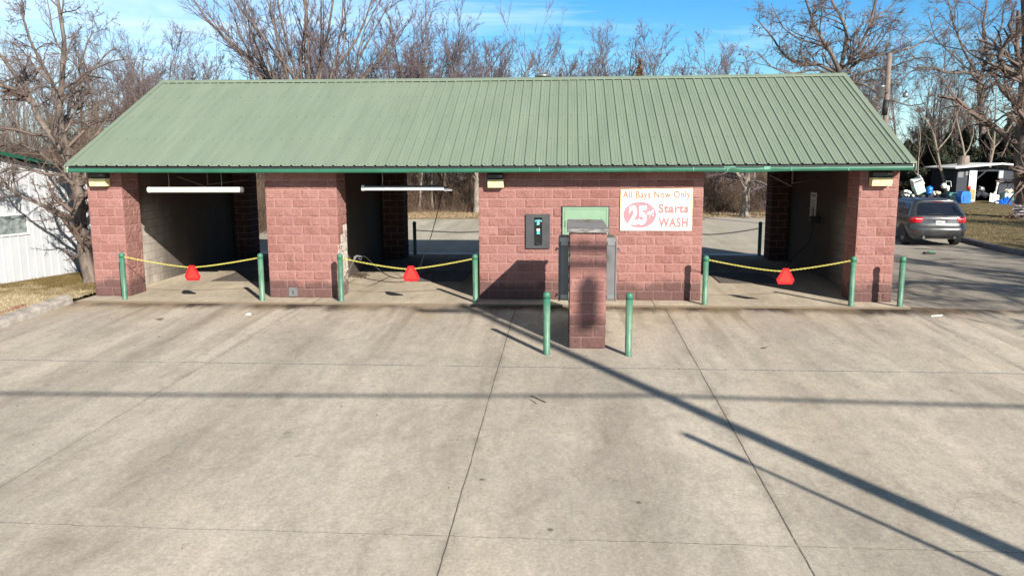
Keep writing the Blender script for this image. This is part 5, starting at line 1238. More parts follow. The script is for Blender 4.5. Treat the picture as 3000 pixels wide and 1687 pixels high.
brush('weeds', 9000, -10, 24, 30.5, 33.0, 0.25, 0.95, M['brush'], 'low dry reddish weeds along the edge of the woods', 14, r=0.006, lean=0.5)
brush('undergrowth', 8000, -17, -6.2, 10.0, 26, 2.4, 6.3, M['brush'], 'brown leafless shrubs behind the white building', 15, r=0.009, cl=5)

# cedars
def cedar(px, Y, top, wid, seed, lab, mat='cedar', n=9000, low=None):
    b = at0(px, Y); H = at(px, top, Y)[2]-b[2]; rng = np.random.RandomState(seed); e = empty('cedar_tree', tuple(b), lab, 'tree')
    tb = MB(); tb.tube([(0, 0, 0), (0.03, 0, H*0.5), (0, 0.02, H*0.97)], [0.14, 0.08, 0.015], 7); tb.build('trunk', M['darkbark'], e)
    z = H*(0.08+0.92*rng.uniform(0, 1, n)**0.9); rmax = wid*(1-(z/H))**0.75*(0.75+0.35*np.sin(z*3+seed)+0.2*np.sin(z*7.3)); a = rng.uniform(0, 2*np.pi, n)
    rmax = rmax*(0.8+0.3*np.sin(3*a+z*1.7+seed)); rr = rmax*rng.uniform(0.25, 1, n)**0.5
    c = np.stack([rr*np.cos(a), rr*np.sin(a), z+rng.uniform(-.1, .1, n)+0.18*rr], 1); s_ = rng.uniform(0.09, 0.22, n)[:, None]
    d1 = rng.normal(0, 1, (n, 3)); d1[:, 2] += 0.9; d1 /= np.linalg.norm(d1, axis=1, keepdims=True); d2 = rng.normal(0, 1, (n, 3)); d2 /= np.linalg.norm(d2, axis=1, keepdims=True)
    V = np.stack([c-d1*s_, c+d2*s_*0.35, c+d1*s_, c-d2*s_*0.35], 1).reshape(-1, 3); me = fast_mesh('foliage', V, np.arange(4*n).reshape(n, 4)); me.materials.append(M[mat])
    o = bpy.data.objects.new('foliage', me); COL.objects.link(o); o.parent = e
    return e
for i, (px, Y, top, w, lab) in enumerate(((2655, 46, 415, 2.2, 'dark cedar left of the leaning white appliance'), (2710, 49, 385, 2.6, 'dark cedar behind the blue barrel'), (2770, 47, 395, 2.6, 'dark cedar left of the shed'), (2830, 50, 372, 2.8, 'tall dark cedar behind the left end of the shed'),
        (2890, 50, 380, 2.7, 'dark cedar behind the middle of the shed'), (2945, 51, 350, 3.0, 'dark cedar behind the right end of the shed'), (2995, 47, 350, 2.2, 'dark cedar behind the trunk at the right edge'), (3060, 49, 370, 2.3, 'dark cedar beyond the right edge'), (2740, 54, 420, 2.4, 'dark cedar deep in the woods left of the shed'), (2680, 53, 420, 2.2, 'dark cedar deep in the woods by the roof corner'))):
    cedar(px, Y, top, w, 800+i, lab)
cedar(1868, 44, 178, 1.5, 850, 'browned cedar showing above the roof right of the middle', 'browncedar', 3000)
cedar(1640, 46, 222, 1.4, 851, 'small browned cedar just above the ridge right of the vent', 'browncedar', 2500)

# ------------------------------------------------------------------ utility poles
def insulator(mb, x, y, z, s_=1.0): mb.lathe([(0.012*s_, 0), (0.05*s_, 0.02), (0.02*s_, 0.04), (0.045*s_, 0.06), (0.02*s_, 0.08), (0.03*s_, 0.10), (0.01*s_, 0.12)], 8, (x, y, z))
up = empty('utility_pole', (19.9, 17.0, -0.04), 'weathered utility pole with two grey transformers beyond the right end of the roof', 'utility pole')
pb, pt = at(2583, 560, 17), at(2606, 158, 17); pb[2] = -0.04
def pp(px, py): return at(px, py, 17)
part(MB().tube([pb, (pb+pt)/2, pt], [0.125, 0.11, 0.095], 14), 'pole', M['polewood'], up, smooth=True)
part(MB().tube([pp(2592, 338), pp(2597, 293)], 0.122, 14), 'black_wrap', M['black'], up, smooth=True)
q = pp(2580, 287); mb = MB(); mb.lathe([(0.12, 0), (0.135, 0.02), (0.15, 0.40), (0.165, 0.41), (0.165, 0.45), (0.10, 0.50)], 16, (q[0]-0.05, 16.85, q[2])); tr = part(mb, 'transformer', M['steel'], up, smooth=True)
mb = MB(); insulator(mb, q[0]-0.05, 16.85, q[2]+0.48, 1.2); mb.box(q[0]+0.05, q[0]+0.25, 16.82, 16.88, q[2]+0.2, q[2]+0.25); part(mb, 'bushing', M['bronze'], up)
q = pp(2650, 287); mb = MB(); mb.lathe([(0.09, 0), (0.11, 0.02), (0.11, 0.16), (0.06, 0.20)], 14, (q[0], 16.9, q[2])); part(mb, 'transformer', M['steel'], up, smooth=True)
mb = MB(); insulator(mb, q[0], 16.9, q[2]+0.18, 1.1); part(mb, 'bushing', M['bronze'], up)
part(MB().tube([pp(2604, 285), pp(2618, 275), pp(2650, 273)], 0.012, 6), 'support_arm', M['steel'], up)
# pole behind the camera whose shadow crosses the forecourt
fx, fy = 15.36, -18.3
fp = empty('utility_pole', (fx, fy, fz(fy)), 'wooden utility pole with crossarm behind the viewpoint, seen only by its shadow', 'utility pole')
tanE = math.tan(SUNEL); hx, hy = math.sin(SUNAZ), math.cos(SUNAZ)
PH = 10.15
part(MB().tube([(fx, fy, fz(fy)), (fx, fy, PH)], [0.14, 0.105], 16), 'pole', M['polewood'], fp, smooth=True)
part(MB().box(fx-1.15, fx+1.15, fy-0.16, fy-0.06, 9.78, 9.92), 'crossarm', M['polewood'], fp)
part(MB().box(fx+0.1, fx+1.0, fy-0.16, fy-0.06, 9.52, 9.62), 'switch_arm', M['polewood'], fp)
for dx in (-1.05, -0.5, 0.5, 1.05):
    mb = MB(); insulator(mb, fx+dx, fy-0.11, 9.92); part(mb, 'insulator', M['steel'], fp)
mb = MB(); mb.lathe([(0.15, 0), (0.165, 0.03), (0.165, 0.70), (0.08, 0.85)], 18, (fx+0.50, fy+0.02, 8.42)); part(mb, 'transformer', M['steel'], fp, smooth=True)
hw = 6.59
part(MB().box(fx-0.35, fx+0.35, fy-0.15, fy-0.10, hw-0.03, hw+0.03), 'cable_bracket', M['steel'], fp)
def span(x0, x1, y, z, sag, r, lab):
    mb = MB(); pts = []
    for i in range(41):
        u_ = i/40; pts.append((x0+(x1-x0)*u_, y, z-sag*4*u_*(1-u_)))
    mb.tube(pts, r, 6); tag(mb.build('overhead_cable', M['black']), lab, 'cable', 'cables on the front utility pole')
span(fx-32, fx-0.3, fy-0.13, hw, 0.26, 0.032, 'thick overhead cable left of the front pole, seen by its shadow')
span(fx+0.3, fx+32, fy-0.13, hw, 0.27, 0.038, 'thick overhead cable right of the front pole, seen by its shadow')
for dx, s_ in ((-1.05, -1), (1.05, 1)):
    pass
# leaning pipe with a cap beside that pole
pk_ = empty('leaning_pipe', (14.05, -16.5, fz(-16.5)), 'leaning steel pipe with a lamp head behind the viewpoint, seen by its shadow', 'pipe')
T_ = np.array([8.20, -8.0, fz(-8.0)])+SUN*(4.6/SUN[2]); B_ = np.array([14.05, -16.5, fz(-16.5)])
part(MB().tube([B_, B_+(T_-B_)*0.9], 0.034, 10), 'pipe', M['steel'], pk_); part(MB().tube([B_+(T_-B_)*0.90, T_], [0.065, 0.06], 10), 'lamp_head', M['bronze'], pk_)

# ------------------------------------------------------------------ parked SUV
def paint(name, col, rough=0.25, metal=0.6):
    m, t, b = newmat(name); b.inputs['Base Color'].default_value = col+(1,); b.inputs['Metallic'].default_value = metal; b.inputs['Roughness'].default_value = rough
    g = NG(t); n = g.noise(g.pos(), 3, 4); g.l(g.mr(n, 0.3, 0.7, rough*0.8, rough*1.4), b.inputs['Roughness'])
    b.inputs['Coat Weight'].default_value = 0.6; b.inputs['Coat Roughness'].default_value = 0.12; return m
M['carpaint'] = paint('grey_car_paint', (0.070, 0.070, 0.073), 0.3, 0.5)
M['taillight'] = simple('red_tail_lens', (0.55, 0.01, 0.015), 0.15, amt=0.1, coat=0.5)
M['chrome'] = simple('chrome', (0.6, 0.6, 0.6), 0.15, 0.9)
M['tyre'] = simple('tyre_rubber', (0.022, 0.022, 0.024), 0.85)
M['carglass'] = simple('dark_car_glass', (0.012, 0.015, 0.022), 0.06, spec=0.9, amt=0.1)
M['cartrim'] = simple('dark_car_trim', (0.02, 0.02, 0.022), 0.6)
CARX, CARY = 19.95, 11.7; CLEN = 4.8
car = empty('parked_car', (CARX, CARY, GZ), 'grey sport utility vehicle parked beyond the right end of the car wash', 'car')
# z-levels: (z, halfwidth, y_rear, y_front, corner radius)
LV = [(0.27, 0.80, 0.22, 4.55, 0.25), (0.33, 0.91, 0.10, 4.70, 0.35), (0.46, 0.965, 0.02, 4.78, 0.40), (0.60, 0.985, 0.0, 4.80, 0.42), (0.68, 0.988, 0.015, 4.80, 0.42), (0.72, 0.985, 0.07, 4.79, 0.40), (0.85, 0.985, 0.10, 4.74, 0.38),
      (0.98, 0.975, 0.10, 4.62, 0.36), (1.06, 0.955, 0.12, 4.40, 0.36), (1.10, 0.94, 0.15, 3.75, 0.34), (1.14, 0.925, 0.18, 3.62, 0.32), (1.30, 0.87, 0.30, 3.28, 0.30), (1.45, 0.80, 0.42, 2.98, 0.28), (1.56, 0.745, 0.48, 2.75, 0.26), (1.62, 0.69, 0.42, 2.55, 0.25), (1.66, 0.62, 0.55, 2.35, 0.24), (1.675, 0.45, 0.8, 2.0, 0.2)]
def lev(z):
    for a, b_ in zip(LV[:-1], LV[1:]):
        if a[0] <= z <= b_[0]:
            f = (z-a[0])/(b_[0]-a[0]); return [a[i]+(b_[i]-a[i])*f for i in range(5)]
    return list(LV[-1])
def rrect(z, off=0.0):
    z_, w, yr, yf, rc = lev(z); w += off; yr -= off; yf += off; pts = []
    segs = 6
    # rear edge from left to right with slight bow, corners rounded
    def corner(cx, cy, a0):
        for i in range(segs+1): a = a0+math.pi/2*i/segs; pts.append((cx+rc*math.cos(a), cy+rc*math.sin(a)))
    corner(-w+rc, yr+rc, math.pi)
    for u_ in (-0.5, 0, 0.5): pts.append((u_*(w-rc), yr-0.035*(1-u_*u_)))
    corner(w-rc, yr+rc, 1.5*math.pi)
    for u_ in (0.15, 0.3, 0.45, 0.6, 0.75, 0.9): pts.append((w+0.008, yr+rc+(yf-yr-2*rc)*u_))
    corner(w-rc, yf-rc, 0)
    for u_ in (0.5, 0, -0.5): pts.append((u_*(w-rc), yf+0.12*(1-u_*u_)))
    corner(-w+rc, yf-rc, 0.5*math.pi)
    for u_ in (0.9, 0.75, 0.6, 0.45, 0.3, 0.15): pts.append((-w-0.008, yr+rc+(yf-yr-2*rc)*u_))
    return [(a, b_, z) for a, b_ in pts]
mb = MB(); vs = []
for l_ in LV: vs += rrect(l_[0])
n = len(rrect(0.5)); fs = [(k*n+i, k*n+(i+1) % n, (k+1)*n+(i+1) % n, (k+1)*n+i) for k in range(len(LV)-1) for i in range(n)]; fs += [tuple(range(n)), tuple((len(LV)-1)*n+i for i in range(n))]
mb.add(vs, fs); mb.build('body', M['carpaint'], car, smooth=True)
def patch(zs, i0, i1, off, name, mat, parent=car, trim=None):
    """piece of the body skin between perimeter indices i0..i1"""
    mb = MB(); vs = []; rows = []
    for k, z in enumerate(zs):
        rr_ = rrect(z, off); m_ = i1-i0
        for i in range(i0, i1+1):
            p_ = rr_[i % n]
            vs.append(p_)
    w_ = i1-i0+1; fs = [(k*w_+i, k*w_+i+1, (k+1)*w_+i+1, (k+1)*w_+i) for k in range(len(zs)-1) for i in range(w_-1)]
    mb.add(vs, fs); return mb.build(name, mat, parent, smooth=True)
def rear_pt(u_, z, off):
    """point on the rear skin at lateral position u_ (m)"""
    z_, w, yr, yf, rc = lev(z); c = w-rc; a = abs(u_)
    if a <= c: y = yr-0.035*(1-(u_/c)**2)*1.0
    else:
        d = min(a-c, rc*0.999); y = yr+rc-math.sqrt(max(rc*rc-d*d, 0))
    return (u_, y-off, z)
def rear_patch(outline_rows, off, name, mat, parent=car):
    """outline_rows: list of (z, u0, u1)"""
    mb = MB(); m_ = 12; vs = []
    for (z, u0, u1) in outline_rows:
        for i in range(m_+1): vs.append(rear_pt(u0+(u1-u0)*i/m_, z, off))
    fs = [(k*(m_+1)+i, k*(m_+1)+i+1, (k+1)*(m_+1)+i+1, (k+1)*(m_+1)+i) for k in range(len(outline_rows)-1) for i in range(m_)]
    mb.add(vs, fs); return mb.build(name, mat, parent, smooth=True)
rear_patch([(1.12, -0.74, 0.74), (1.17, -0.745, 0.745), (1.28, -0.72, 0.72), (1.40, -0.68, 0.68), (1.50, -0.63, 0.63), (1.545, -0.56, 0.56)], 0.008, 'rear_window', M['carglass'])
for s_ in (-1, 1):
    rows = [(0.86, 0.66, 0.955), (0.90, 0.62, 0.972), (0.96, 0.56, 0.968), (1.02, 0.55, 0.955), (1.05, 0.56, 0.93)]
    rear_patch([(z, s_*a, s_*b_) for z, a, b_ in rows], 0.012, 'tail_light', M['taillight'])
    rear_patch([(0.985, s_*0.60, s_*0.80), (1.0, s_*0.59, s_*0.80)], 0.016, 'light_stripe', M['whitetrim'])
    # side windows
    mb = MB()
    for (y0, y1, yt0, yt1) in ((0.62, 1.25, 0.78, 1.22), (1.33, 2.25, 1.33, 2.15), (2.33, 3.25, 2.27, 2.75)):
        def sp(y, z): w_ = lev(z)[1]; return (s_*(w_+0.016), y, z)
        vs = []; 
        for k in range(5):
            f = k/4; z = 1.13+(1.5-1.13)*f; vs += [sp(y0+(yt0-y0)*f, z), sp(y1+(yt1-y1)*f, z)]
        mb.add(vs, [(2*k, 2*k+1, 2*k+3, 2*k+2) for k in range(4)])
    mb.build('side_windows', M['carglass'], car)
    mb = MB(); mb.tube([(s_*0.66, 0.75, 1.655), (s_*0.70, 1.0, 1.70), (s_*0.71, 1.8, 1.715), (s_*0.70, 2.5, 1.69), (s_*0.66, 2.75, 1.62)], 0.016, 6); mb.build('roof_rail', M['cartrim'], car, smooth=True)
    mb = MB(); mb.bbox(min(s_*0.95, s_*1.12), max(s_*0.95, s_*1.12), 3.05, 3.15, 1.10, 1.24, 0.02); mb.build('mirror', M['carpaint'], car)
    for wy in (0.95, 3.75):
        e = MB(); Mx = Matrix.Translation((s_*0.84, wy, 0.37)) @ Matrix.Rotation(R(90), 4, 'Y')
        e.lathe([(0.22, -0.12), (0.34, -0.125), (0.37, -0.09), (0.37, 0.09), (0.34, 0.125), (0.22, 0.12)], 28, mat=Mx); wh_ = e.build('wheel', M['tyre'], car, smooth=False)
        e = MB(); e.lathe([(0.06, -0.13), (0.22, -0.122), (0.235, -0.10), (0.235, 0.10), (0.22, 0.122), (0.06, 0.13)], 20, mat=Mx); e.build('rim', M['chrome'], wh_)
        a = MB(); pts = []
        for j in range(13): t_ = math.pi*j/12; pts.append((s_*0.985, wy+0.43*math.cos(t_), 0.33+0.43*math.sin(t_)))
        a.tube(pts, 0.022, 6); a.build('wheel_arch', M['cartrim'], car)
    # flat black plates drawn as the shade inside the wheel wells
    for wy in (0.95, 3.75):
        mb = MB(); pts = [(wy+0.42*math.cos(math.pi*j/12), 0.33+0.42*math.sin(math.pi*j/12)) for j in range(13)]; mb.prism(pts, 'x', s_*0.99, s_*1.004); mb.build('wheel_well_shade', M['black'], car)
    mb = MB(); mb.tube([(s_*0.52, 0.05, 0.345), (s_*0.52, 0.30, 0.345)], 0.045, 12); mb.build('exhaust_pipe', M['chrome'], car)
rear_patch([(0.31, -0.86, 0.86), (0.35, -0.82, 0.82), (0.40, -0.60, 0.60)], 0.012, 'rear_valance', M['cartrim'])
rear_patch([(0.715, -0.70, 0.70), (0.725, -0.70, 0.70)], 0.006, 'tailgate_gap', M['cartrim'])
rear_patch([(0.945, -0.54, 0.54), (0.958, -0.54, 0.54)], 0.010, 'tailgate_lip', M['cartrim'])
rear_patch([(0.90, -0.22, 0.22), (0.93, -0.22, 0.22), (0.944, -0.2, 0.2)], 0.014, 'plate_recess', M['cartrim'])
y_ = rear_pt(0, 0.86, 0)[1]
mb = MB(); mb.bbox(-0.155, 0.155, y_-0.022, y_-0.008, 0.795, 0.925, 0.003); lp = mb.build('licence_plate', M['whitetrim'], car)
mb = MB(); add_text(mb, 'BNI4KCE', 0, 0.858, y_-0.024, 0.26, 0.07, 0.02); mb.build('plate_number', M['cartrim'], lp)
mb = MB(); mb.box(-0.156, 0.156, y_-0.0075, y_-0.0035, 0.78, 0.94); mb.build('plate_frame', M['cartrim'], lp)
rear_patch([(1.00, -0.045, -0.032), (1.045, -0.035, -0.022)], 0.016, 'badge', M['chrome']); rear_patch([(1.00, 0.032, 0.045), (1.045, 0.022, 0.035)], 0.016, 'badge', M['chrome']); rear_patch([(1.018, -0.035, 0.035), (1.026, -0.035, 0.035)], 0.018, 'badge', M['chrome'])
rear_patch([(1.585, -0.20, 0.20), (1.605, -0.19, 0.19)], 0.012, 'brake_light', M['taillight'])
mb = MB(); mb.tube([rear_pt(0.1, 1.15, 0.03), rear_pt(-0.15, 1.17, 0.03), rear_pt(-0.42, 1.165, 0.03)], [0.014, 0.01, 0.006], 6); mb.build('wiper', M['cartrim'], car)
mb = MB()
for s_ in (-1, 1): mb.bbox(min(s_*0.6, s_*0.9), max(s_*0.6, s_*0.9), 4.60, 4.76, 0.72, 0.86, 0.02)
mb.build('headlights', M['white'], car)
rear_patch([(0.52, -0.93, -0.80), (0.535, -0.93, -0.80)], 0.010, 'reflector', M['taillight']); rear_patch([(0.52, 0.80, 0.93), (0.535, 0.80, 0.93)], 0.010, 'reflector', M['taillight'])
car.rotation_euler = (0, 0, R(-4))

# ------------------------------------------------------------------ shed and junk yard on the right
M['shedgrey'] = simple('dark_blue_grey_siding', (0.024, 0.029, 0.040), 0.7, sc=2, amt=0.3)
M['blue'] = simple('bright_blue_plastic', (0.01, 0.17, 0.62), 0.4, amt=0.15)
M['tarp'] = simple('blue_tarp', (0.01, 0.13, 0.58), 0.5, amt=0.25, bump=1.0, bsc=6)
M['tealp'] = simple('teal_plastic', (0.04, 0.16, 0.17), 0.5)
M['mint'] = simple('mint_enamel', (0.42, 0.70, 0.58), 0.5)
M['plywood'] = simple('orange_plywood', (0.50, 0.26, 0.10), 0.7, amt=0.25)
M['cream'] = simple('cream_bags', (0.62, 0.54, 0.40), 0.8, amt=0.2)
M['redp'] = simple('red_plastic', (0.5, 0.015, 0.012), 0.4)
SY = 42.0
def S(px, py, Y=SY): return at(px, py, Y)
gz = lambda Y: -0.07
sh = empty('storage_shed', (S(2800, 590)[0], SY, gz(SY)), 'small dark grey shed with pale flat roof and open front in the junk yard', 'shed')
x0, x1 = S(2798, 590)[0], S(2985, 590)[0]; zt = S(2800, 492)[2]; g0 = gz(SY)-0.3; zb = gz(SY)
xo0, xo1 = S(2855, 560)[0], S(2925, 560)[0]
mb = MB(); mb.box(x0, S(2835, 560)[0], SY, SY+0.06, g0, zt); mb.box(xo1, x1, SY, SY+0.06, g0, zt); mb.box(S(2835, 560)[0]+0.003, xo1-0.003, SY+0.002, SY+0.06, zt-0.25, zt-0.003)
mb.box(x0+0.003, x0+0.06, SY+0.062, SY+4, g0, zt-0.003); mb.box(x1-0.06, x1-0.003, SY+0.062, SY+4, g0, zt-0.003); mb.box(x0, x1, SY+4.002, SY+4.06, g0, zt)
part(mb, 'walls', M['shedgrey'], sh)
z_a, z_b, z_c = S(2788, 494)[2], S(2925, 482)[2], S(2985, 488)[2]; xa, xb, xc = S(2788, 494)[0], S(2925, 482)[0], S(2990, 488)[0]
mb = MB(); mb.prism([(xa, z_a), (xb, z_b), (xc, z_c), (xc, z_c+0.11), (xb, z_b+0.11), (xa, z_a+0.09)], 'y', SY-0.6, SY+4.4); part(mb, 'roof', M['whitetrim'], sh)
mb = MB(); mb.bbox(S(2834, 560)[0], S(2856, 560)[0], SY-0.12, SY-0.06, zb+0.05, S(2840, 500)[2], 0.01); part(mb, 'open_door', M['white'], sh)
wx0, wx1 = S(2803, 560)[0], S(2818, 560)[0]; mb = MB(); mb.box(wx0, wx1, SY-0.02, SY-0.003, S(2800, 520)[2], S(2800, 503)[2]); mb.box(wx1+0.15, wx1+0.4, SY-0.02, SY-0.003, S(2800, 514)[2], S(2800, 501)[2]); part(mb, 'window', M['cabgrey'], sh)
mb = MB(); mb.lathe([(0.38, 0), (0.40, 0.4), (0.36, 0.8)], 14, (S(2822, 480, 44)[0], 44, S(2818, 490, 44)[2]+0.02)); part(mb, 'chimney', M['polewood'], sh)
def junk(name, label, cat, Y, builder, parts): pass
# blue kennel
def jb(px0, px1, py0, py1, Y): a = S(px0, py1, Y); b_ = S(px1, py0, Y); return a[0], b_[0], a[2], b_[2]
x0, x1, z0, z1 = jb(2806, 2839, 560, 594, 39); e = empty('plastic_kennel', (x0, 39, z0), 'bright blue plastic kennel standing on the grass before the shed', 'kennel')
part(MB().prism([(x0+0.05, z0), (x1-0.02, z0), (x1, z0+0.5), (x1-0.06, z1-0.08), (x1-0.2, z1), (x0+0.2, z1), (x0+0.06, z1-0.08), (x0, z0+0.4)], 'y', 38.6, 39.4), 'shell', M['blue'], e)
part(MB().bbox(x0+0.15, x0+0.5, 38.57, 38.595, z0+0.1, z0+0.5, 0.008), 'doorway', M['tarp'], e)
x0, x1, z0, z1 = jb(2774, 2800, 564, 590, 40); e = empty('storage_bin', (x0, 40, z0), 'teal plastic bin left of the blue kennel', 'bin')
part(MB().prism([(x0, z0), (x1, z0), (x1+0.02, z1-0.12), (x1-0.06, z1), (x0+0.06, z1), (x0-0.02, z1-0.12)], 'y', 39.7, 40.4), 'body', M['tealp'], e)
part(MB().bbox(x0+0.05, x1-0.05, 39.67, 39.695, z0+0.08, z1-0.15, 0.008), 'front_panel', M['mint'], e)
x0, x1, z0, z1 = jb(2714, 2731, 548, 571, 39); e = empty('plastic_barrel', (x0, 39, z0), 'bright blue plastic barrel right of the leaning white appliance', 'barrel')
part(MB().lathe([(0.19, 0), (0.21, 0.05), (0.215, 0.2), (0.205, 0.22), (0.215, 0.24), (0.21, 0.5), (0.12, 0.56)], 16, ((x0+x1)/2, 39, z0)), 'drum', M['blue'], e, smooth=True); part(MB().lathe([(0.05, 0), (0.05, 0.05)], 10, ((x0+x1)/2, 39, z0+0.561)), 'cap', M['blue'], e)
# leaning white appliance with open lid
q = S(2688, 542, 38); e = empty('broken_washer', (q[0], 38, q[2]), 'white appliance box leaning with its lid open in the junk pile', 'appliance')
Mx = Matrix.Translation((q[0], 38, q[2])) @ Matrix.Rotation(R(-22), 4, 'Y') @ Matrix.Rotation(R(15), 4, 'X')
part(MB().bbox(-0.32, 0.32, -0.25, 0.25, -0.38, 0.45, 0.02, mat=Mx), 'cabinet', M['white'], e); part(MB().bbox(-0.26, 0.26, -0.27, -0.252, 0.30, 0.40, 0.005, mat=Mx), 'control_slot', M['cartrim'], e)
part(MB().bbox(0.33, 0.38, -0.22, 0.24, -0.1, 0.62, 0.01, mat=Mx @ Matrix.Rotation(R(-14), 4, 'Y')), 'lid', M['white'], e)
q = S(2693, 556, 37.6); e = empty('mint_panel', (q[0], 37.6, q[2]), 'pale mint enamel box below the leaning white appliance', 'appliance')
Mx = Matrix.Translation((q[0], 37.6, q[2])) @ Matrix.Rotation(R(-25), 4, 'Y'); part(MB().bbox(-0.3, 0.3, -0.2, 0.2, -0.25, 0.28, 0.02, mat=Mx), 'body', M['mint'], e); part(MB().bbox(-0.2, 0.2, -0.22, -0.202, -0.15, 0.18, 0.01, mat=Mx), 'door', M['white'], e)
def heap(name, px0, px1, py0, py1, Y, mat, lab, cat, seed, n=7):
    x0, x1, z0, z1 = jb(px0, px1, py0, py1, Y); rg = random.Random(seed); mb = MB()
    for i in range(n):
        cx = rg.uniform(x0, x1); s_ = rg.uniform(0.25, 0.55)*(z1-z0); cz = z0+s_*0.5+rg.uniform(0, 0.4)*(z1-z0)
        Mx = Matrix.Translation((cx, Y+rg.uniform(-0.3, 0.3), cz)) @ Matrix.Rotation(rg.uniform(-1, 1), 4, 'Y') @ Matrix.Rotation(rg.uniform(-1, 1), 4, 'X'); mb.bbox(-s_, s_, -s_*0.7, s_*0.7, -s_*0.6, s_*0.6, s_*0.2, mat=Mx)
    return tag(mb.build(name, mat), lab, cat)
heap('white_crate_pile', 2648, 2665, 555, 566, 37, M['white'], 'pointed white box at the left end of the junk pile', 'junk', 1, 3)
heap('white_pipe_pile', 2645, 2672, 568, 575, 36.5, M['white'], 'flat white panels low behind the car roof', 'junk', 2, 5)
heap('cream_bag', 2733, 2750, 558, 570, 38.5, M['cream'], 'cream coloured sacks right of the blue barrel', 'sack', 3, 5)
heap('dark_junk_pile', 2700, 2775, 566, 580, 40.5, M['shedgrey'], 'dark scrap heap behind the car roof left of the teal bin', 'junk', 4, 12)
heap('dark_junk_pile', 2640, 2700, 566, 578, 40.5, M['cartrim'], 'black scrap heap below the leaning white appliance', 'junk', 5, 10)
heap('shed_clutter', 2858, 2925, 562, 580, 42.6, M['shedgrey'], 'grey clutter inside the open shed', 'junk', 6, 9)
heap('white_clutter', 2862, 2880, 540, 560, 42.8, M['cabgrey'], 'pale bundle inside the open shed by the door', 'junk', 7, 3)
q = S(2765, 545, 40); tag(MB().lathe([(0.02, -0.2), (0.14, -0.15), (0.2, 0), (0.14, 0.15), (0.02, 0.2)], 14, (q[0], 40, q[2])).build('gas_cylinder', M['white'], smooth=True), 'small round white tank standing left of the shed', 'tank')
q = S(2777, 550, 40); tag(MB().lathe([(0.02, -0.2), (0.09, -0.17), (0.11, 0), (0.09, 0.18), (0.02, 0.2)], 14, (q[0], 40, q[2]-0.05)).build('gas_cylinder', M['white'], smooth=True), 'narrow white tank beside the small round tank', 'tank')
q = S(2779, 537, 40); mb = MB(); mb.tube([(q[0]-0.2, 40, q[2]-0.25), (q[0]-0.16, 40, q[2]+0.15), (q[0]+0.15, 40, q[2]+0.12), (q[0]+0.2, 40, q[2]-0.25)], 0.018, 6); tag(mb.build('tube_rack', M['whitetrim']), 'bent pale metal tube frame above the white tanks', 'rack')
x0, x1, z0, z1 = jb(2835, 2853, 555, 585, 40.5); e = empty('wooden_cabinet', (x0, 40.5, z0), 'orange plywood cabinet at the open shed door', 'cabinet'); part(MB().bbox(x0, x1, 40.3, 40.8, z0, z1, 0.01), 'body', M['plywood'], e); part(MB().bbox(x0+0.05, x1-0.05, 40.28, 40.298, z0+0.05, z1-0.35, 0.004), 'door', M['plywood'], e)
q = S(2838, 550, 40.5); mb = MB(); mb.lathe([(0.05, 0), (0.14, 0.03), (0.16, 0.12), (0.10, 0.2), (0.03, 0.22)], 12, (q[0], 40.5, z1+0.0)); tag(mb.build('red_container', M['redp'], smooth=True), 'small red container on top of the plywood cabinet', 'container')
q = S(2931, 511, 41.2); e = empty('meter_box', (q[0], 41.2, q[2]), 'pale grey panel hanging on the front wall of the shed', 'panel'); x0, x1, z0, z1 = jb(2922, 2940, 499, 524, 41.2); part(MB().bbox(x0, x1, 41.1, 41.2, z0, z1, 0.03), 'panel', M['steel'], e); part(MB().box(x0+0.08, x1-0.08, 41.09, 41.098, z0+0.1, z1-0.1), 'inset', M['whitetrim'], e)
mb = MB(); a, b_, c = S(2924, 530, 40.8), S(2918, 560, 40.8), S(2914, 568, 40.8); mb.tube([a, b_, c], [0.09, 0.05, 0.12], 8); tag(mb.build('white_post', M['whitetrim']), 'short pale leaning post before the shed front', 'post')
x0, x1, z0, z1 = jb(2896, 2930, 565, 594, 39.5); e = empty('metal_screen', (x0, 39.5, z0), 'leaning metal framed screen in front of the shed', 'screen')
mb = MB(); Mx = Matrix.Translation(((x0+x1)/2, 39.5, z0)) @ Matrix.Rotation(R(14), 4, 'Y') @ Matrix.Rotation(R(-25), 4, 'X'); w2 = (x1-x0)/2*0.9; h2 = (z1-z0)*0.95
for a in ((-w2, w2, 0, 0.05), (-w2, w2, h2-0.05, h2), (-w2, -w2+0.05, 0.05, h2-0.05), (w2-0.05, w2, 0.05, h2-0.05), (-0.08, -0.03, 0.05, h2-0.05)): mb.box(a[0], a[1], -0.02, 0.02, a[2], a[3], mat=Mx)
part(mb, 'frame', M['whitetrim'], e); part(MB().box(-w2+0.03, w2-0.03, 0.003, 0.006, 0.03, h2-0.03, mat=Mx), 'mesh', M['cabgrey'], e)
x0, x1, z0, z1 = jb(2940, 2968, 566, 592, 39.5); e = empty('white_counter', (x0, 39.5, z0), 'white fronted counter with clutter on top right of the shed opening', 'counter'); part(MB().bbox(x0, x1+0.3, 39.5, 40.1, z0+0.1, z1, 0.01), 'body', M['tealp'], e); part(MB().bbox(x0+0.05, x1, 39.47, 39.498, z0+0.3, z1-0.02, 0.004), 'front', M['white'], e)
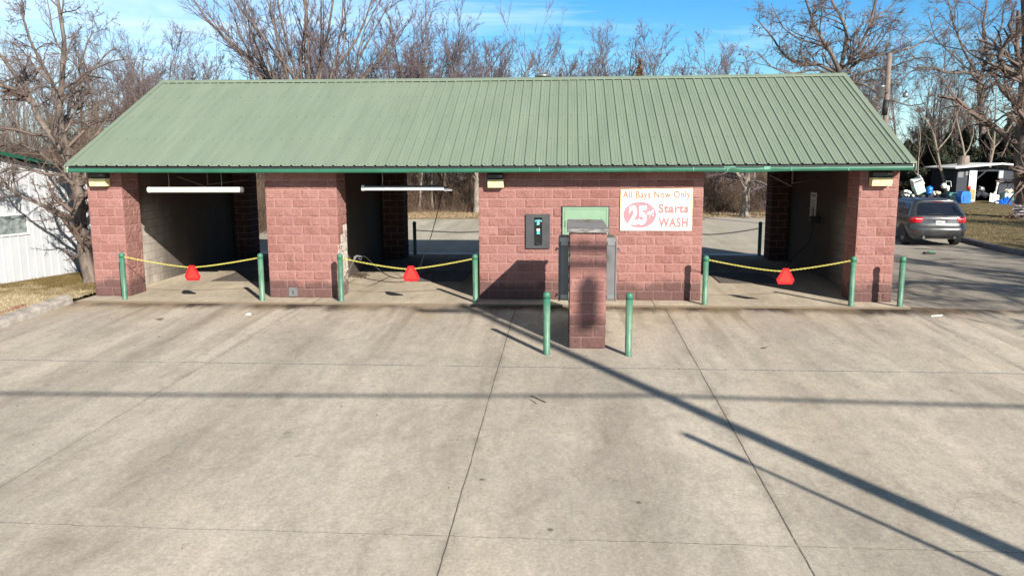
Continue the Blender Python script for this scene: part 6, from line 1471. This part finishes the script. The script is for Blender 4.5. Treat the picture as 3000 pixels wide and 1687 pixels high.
heap('counter_clutter', 2945, 2965, 552, 566, 39.8, M['cream'], 'cream bundle lying on the white counter', 'junk', 8, 4)
x0, x1, z0, z1 = jb(2928, 2962, 578, 602, 38.5); mb = MB(); rg = np.random.RandomState(3); vs = []; nx, nz = 10, 6
for j in range(nz+1):
    for i in range(nx+1):
        u_, v_ = i/nx, j/nz; hh = (z1-z0)*(0.35+0.65*u_)*math.sin(math.pi*min(1, v_*0.6+0.0))
        vs.append((x0+(x1-x0)*u_, 38.2+0.9*v_+rg.uniform(-.03, .03), z0+0.04+hh+rg.uniform(-.04, .04)))
mb.add(vs, [(j*(nx+1)+i, j*(nx+1)+i+1, (j+1)*(nx+1)+i+1, (j+1)*(nx+1)+i) for j in range(nz) for i in range(nx)]); tag(mb.build('blue_tarp', M['tarp']), 'crumpled bright blue tarp on the grass left of the thick oak trunk', 'tarp')
# slatted lounger seat at the right edge
M['pinkslat'] = simple('faded_pink_slats', (0.62, 0.50, 0.50), 0.7)
e = empty('slatted_bench', (28.2, 21.5, 0.03), 'faded pink slatted bench tipped up below the oak at the right edge', 'bench')
for i in range(4):
    a = S(2966+i*4, 602+i*8.5, 21.5); b_ = S(3060, 600+i*8.5, 21.5); mb = MB(); mb.add([(a[0], 21.5+0.1*i, a[2]), (b_[0], 21.5+0.1*i, b_[2]), (b_[0], 21.5+0.1*i, b_[2]-0.06), (a[0], 21.5+0.1*i, a[2]-0.06), (a[0], 21.53+0.1*i, a[2]), (b_[0], 21.53+0.1*i, b_[2]), (b_[0], 21.53+0.1*i, b_[2]-0.06), (a[0], 21.53+0.1*i, a[2]-0.06)], [(0, 1, 2, 3), (4, 5, 6, 7), (0, 1, 5, 4), (3, 2, 6, 7), (0, 3, 7, 4), (1, 2, 6, 5)]); part(mb, 'slat', M['pinkslat'], e)
for xx in (28.7, 29.6):
    mb = MB(); mb.tube([(xx, 21.56, 0.85), (xx, 21.95, 0.03)], 0.025, 6); mb.tube([(xx, 21.56, 0.5), (xx, 21.4, 0.03)], 0.025, 6); part(mb, 'leg', M['cartrim'], e)
